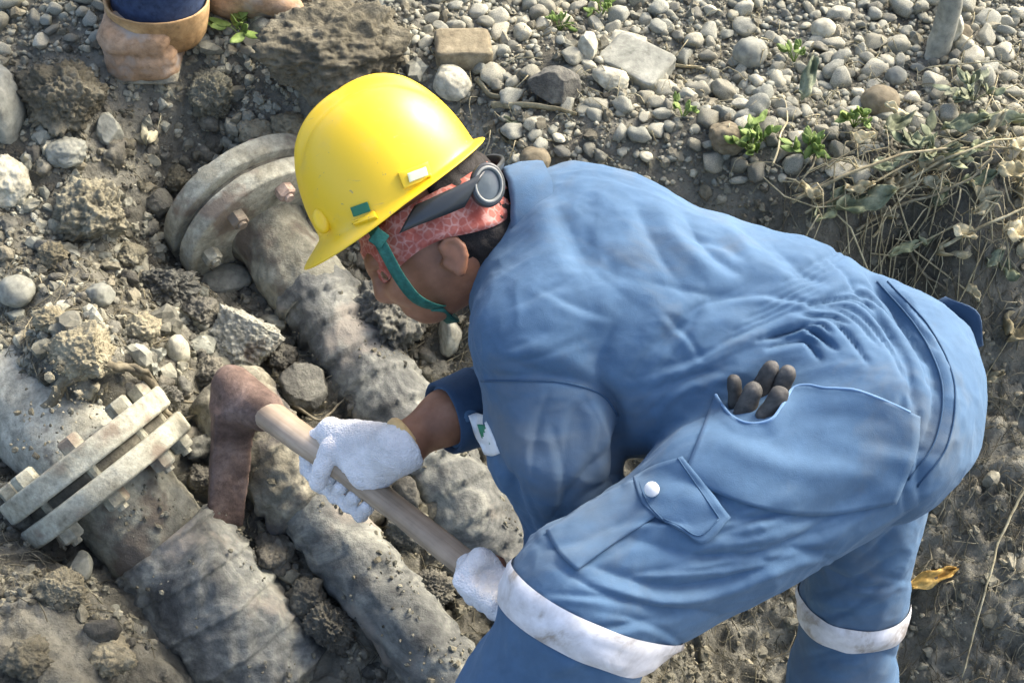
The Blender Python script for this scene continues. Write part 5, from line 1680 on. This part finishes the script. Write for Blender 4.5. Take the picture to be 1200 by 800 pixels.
for i in order:
    o = bpy.data.objects.new('pebble', pm[int(rr_.integers(0, 16))])
    COL.objects.link(o)
    s = float(size[i])*1.08
    o.scale = (s*rr_.uniform(.9, 1.15), s*rr_.uniform(.85, 1.1), s*rr_.uniform(.8, 1.1))
    o.rotation_euler = (rr_.normal(0, .3), rr_.normal(0, .3), rr_.uniform(0, 6.28))
    o.location = P[i]+[0, 0, s*rr_.uniform(.0, .4)]
    near = min(MARKS, key=lambda k: math.hypot(x[i]-k[0], y[i]-k[1]))[2]
    tag(o, 'rounded river pebble among those lying nearest '+near, 'pebble', 'pebbles nearest '+near)
sm = ~big & (size < .0058); md_ = ~big & (size >= .0058)
stuff('gravel', P[md_], size[md_], VAR, r, M['gravel'], 'small loose river gravel covering the ground behind the worker', 'gravel', True, sink=.4)
stuff('fine_gravel', P[sm], size[sm], [rock(280+k, 0, (1, .85, .7), .25, 0) for k in range(10)], r, M['gravel'], 'fine gravel filling the gaps between pebbles', 'gravel', True, sink=.4)
# finer grit between them
P, r = scatter(16000, (-1.4, 1.5), (1.75, 2.9), 15)
x, y, d = pix(P)
dens = np.where(poly_in(x, y, GRAVEL), .9, np.where(poly_in(x, y, GLEFT), .9, 0.))
P = P[(r.uniform(size=len(P)) < dens) & ~near_pipe(P)]
VAR0 = [rock(180+k, 0, (1, .85, .7), .25, 1) for k in range(8)]
VARC = [rock(200+k, 1, (1, .85, .7), .6, 5) for k in range(14)]
stuff('grit', P, .0025*np.exp(r.normal(0, .45, len(P))), VAR0, r, M['gravel'], 'fine grit between the pebbles behind the worker', 'grit')
# rubble and crumbs in the trench and on the left slope
RUB = [(-600, 70), (480, 40), (560, 180), (420, 300), (250, 480), (215, 520), (120, 450), (-600, 470)]
P, r = scatter(15000, (-1.5, .1), (1.45, 2.7), 25)
x, y, d = pix(P)
cl = fbm(P*np.array([1, 1, 0.]), 7, 2, 16.)
P = P[poly_in(x, y, RUB) & ~near_pipe(P) & (r.uniform(size=len(P)) < np.clip(.55+cl*1.5, .08, 1))]
stuff('rubble', P, np.clip(.0062*np.exp(r.normal(0, .62, len(P))), .002, .028), VARC, r, M['gravel'], 'loose broken rubble and dry lumps on the left slope', 'rubble', smooth=False, sink=.4)
P, r = scatter(56000, (-1.2, 1.2), (1.05, 2.5), 35)
x, y, d = pix(P)
up = poly_in(x, y, GRAVEL)
cl = fbm(P*np.array([1, 1, 0.]), 6, 3, 26.)
P = P[~near_pipe(P) & (r.uniform(size=len(P)) < np.where(up, .35, np.where((x > 1000) & (y > 300), .3, np.clip(.6+cl*1.6, .12, 1))))]
sz = np.clip(.0034*np.exp(r.normal(0, .65, len(P))), .0013, .018)
VARS = [rock(260+k, 0, (1, .85, .7), .7, 2) for k in range(10)]
stuff('soil_crumbs', P[sz < .0065], sz[sz < .0065], VARS, r, M['crumb'], 'fine crumbled soil over the trench and banks', 'soil', smooth=False, sink=.5)
stuff('soil_lumps', P[sz >= .0065], sz[sz >= .0065], VARC, r, M['crumb'], 'crumbled thumb-sized soil lumps over the trench and banks', 'soil', smooth=False, sink=.5)
# lumps of dark clay heaped between and beside the pipes
VARL = [rock(240+k, 2, (1, .9, .72), .3, 1, .3) for k in range(12)]
LUMP = [(-600, 120), (150, 120), (420, 140), (560, 330), (640, 900), (-600, 900)]
P, r = scatter(5200, (-1.3, .25), (1.0, 2.5), 36)
x, y, d = pix(P)
cl = fbm(P*np.array([1, 1, 0.]), 5, 2, 46.)
P = P[poly_in(x, y, LUMP) & ~near_pipe(P) & (r.uniform(size=len(P)) < np.where(poly_in(x, y, [(270, 600), (450, 720), (520, 860), (330, 860)]) | poly_in(x, y, [(200, 480), (300, 560), (330, 640), (230, 570)]), 1., np.clip(.35+cl*1.6, .05, 1)))]
stuff('clay_lumps', P, np.clip(.011*np.exp(r.normal(0, .45, len(P))), .005, .03), VARL, r, M['clay'], 'lumpy dark clay heaped between and beside the pipes', 'clay', sink=.45)
# dirt stuck on the upper sides of the pipes
PD = []
for A, D, rr, t0, t1 in ((P1a, D1, .089, .05, .17), (P1a, D1, .116, .18, .46), (P1a, D1, .094, -.4, -.04), (P2a, D2, .075, .18, .9), (P3a, D3, .077, -.14, .1), (P3a, D3, .064, .12, .5), ):
    n_ = int(1700*(t1-t0)+40)
    t = r.uniform(t0, t1, n_); a = r.normal(math.pi/2, .75, n_)
    X = unit(np.cross(D, [0, 0, 1.])); Y = np.cross(X, D)
    PD.append(A+t[:, None]*D+rr*(np.cos(a)[:, None]*X+np.sin(a)[:, None]*Y))
PD = np.vstack(PD)
PD = PD[r.uniform(size=len(PD)) < np.clip(.1+fbm(PD, 9, 2, 51.)*1.6, .0, 1)]
stuff('pipe_dirt', PD, np.clip(.0026*np.exp(r.normal(0, .6, len(PD))), .001, .010), VARS, r, M['crumb'], 'dry dirt crumbs stuck on the pipes', 'dirt', sink=.6, smooth=False)
# fine dead roots and straw
def fibres(name, n, xr, yr, seed, mask, L, rad, label, m, lift=.004):
    P, r = scatter(n, xr, yr, seed)
    x, y, d = pix(P)
    P = P[mask(x, y) & ~near_pipe(P)]
    G = Geo()
    a = r.uniform(0, 6.283, len(P)); ln = L*np.exp(r.normal(0, .5, len(P)))
    for k in range(len(P)):
        dv = np.array([math.cos(a[k]), math.sin(a[k]), 0])*ln[k]
        sd = np.array([-dv[1], dv[0], 0])*r.normal(0, .35)
        p0, p1, p2 = P[k], P[k]+dv*.5+sd, P[k]+dv+sd*r.normal(0, .8)
        pts = np.array([p0, p0*.3+p1*.7, p1*.6+p2*.4, p2])
        pts[:, 2] = pts[:, 2]*.0+ground_zf(pts)+lift*np.array([.3, 1.4, 1.3, .5])*r.uniform(.5, 2.0)
        G.tube(pts, rad*r.uniform(.5, 1.4), 3, 1, False)
    return tag(obj(name, G.mesh(name), m), label, 'roots' if 'root' in label else 'straw', kind='stuff')
_gi = ZZ.reshape(GX.shape)
def ground_zf(P):
    i = np.clip(np.searchsorted(gx, P[:, 0]), 0, len(gx)-1); j = np.clip(np.searchsorted(gy, P[:, 1]), 0, len(gy)-1)
    return _gi[i, j]
fibres('rootlets', 9000, (-1.2, 1.2), (1.05, 2.35), 45, lambda x, y: ~poly_in(x, y, GRAVEL) & (y > 280), .035, .0009, 'fine dead rootlets threaded through the dark trench soil', M['fibre'])
BANK = [(900, 215), (1400, 150), (1400, 290), (1120, 300), (1000, 290)]
fibres('dry_straw', 3500, (.3, 1.6), (1.6, 2.5), 55, lambda x, y: poly_in(x, y, BANK), .07, .0014, 'tangle of dry straw along the top of the right bank', M['twig'], .02)
LITTER = [(480, 40), (1300, 0), (1300, 230), (560, 230)]
fibres('dry_grass', 900, (-.4, 1.4), (1.8, 2.8), 65, lambda x, y: poly_in(x, y, LITTER), .03, .0009, 'scattered dry straw bits in the gravel', M['twig'], .012)
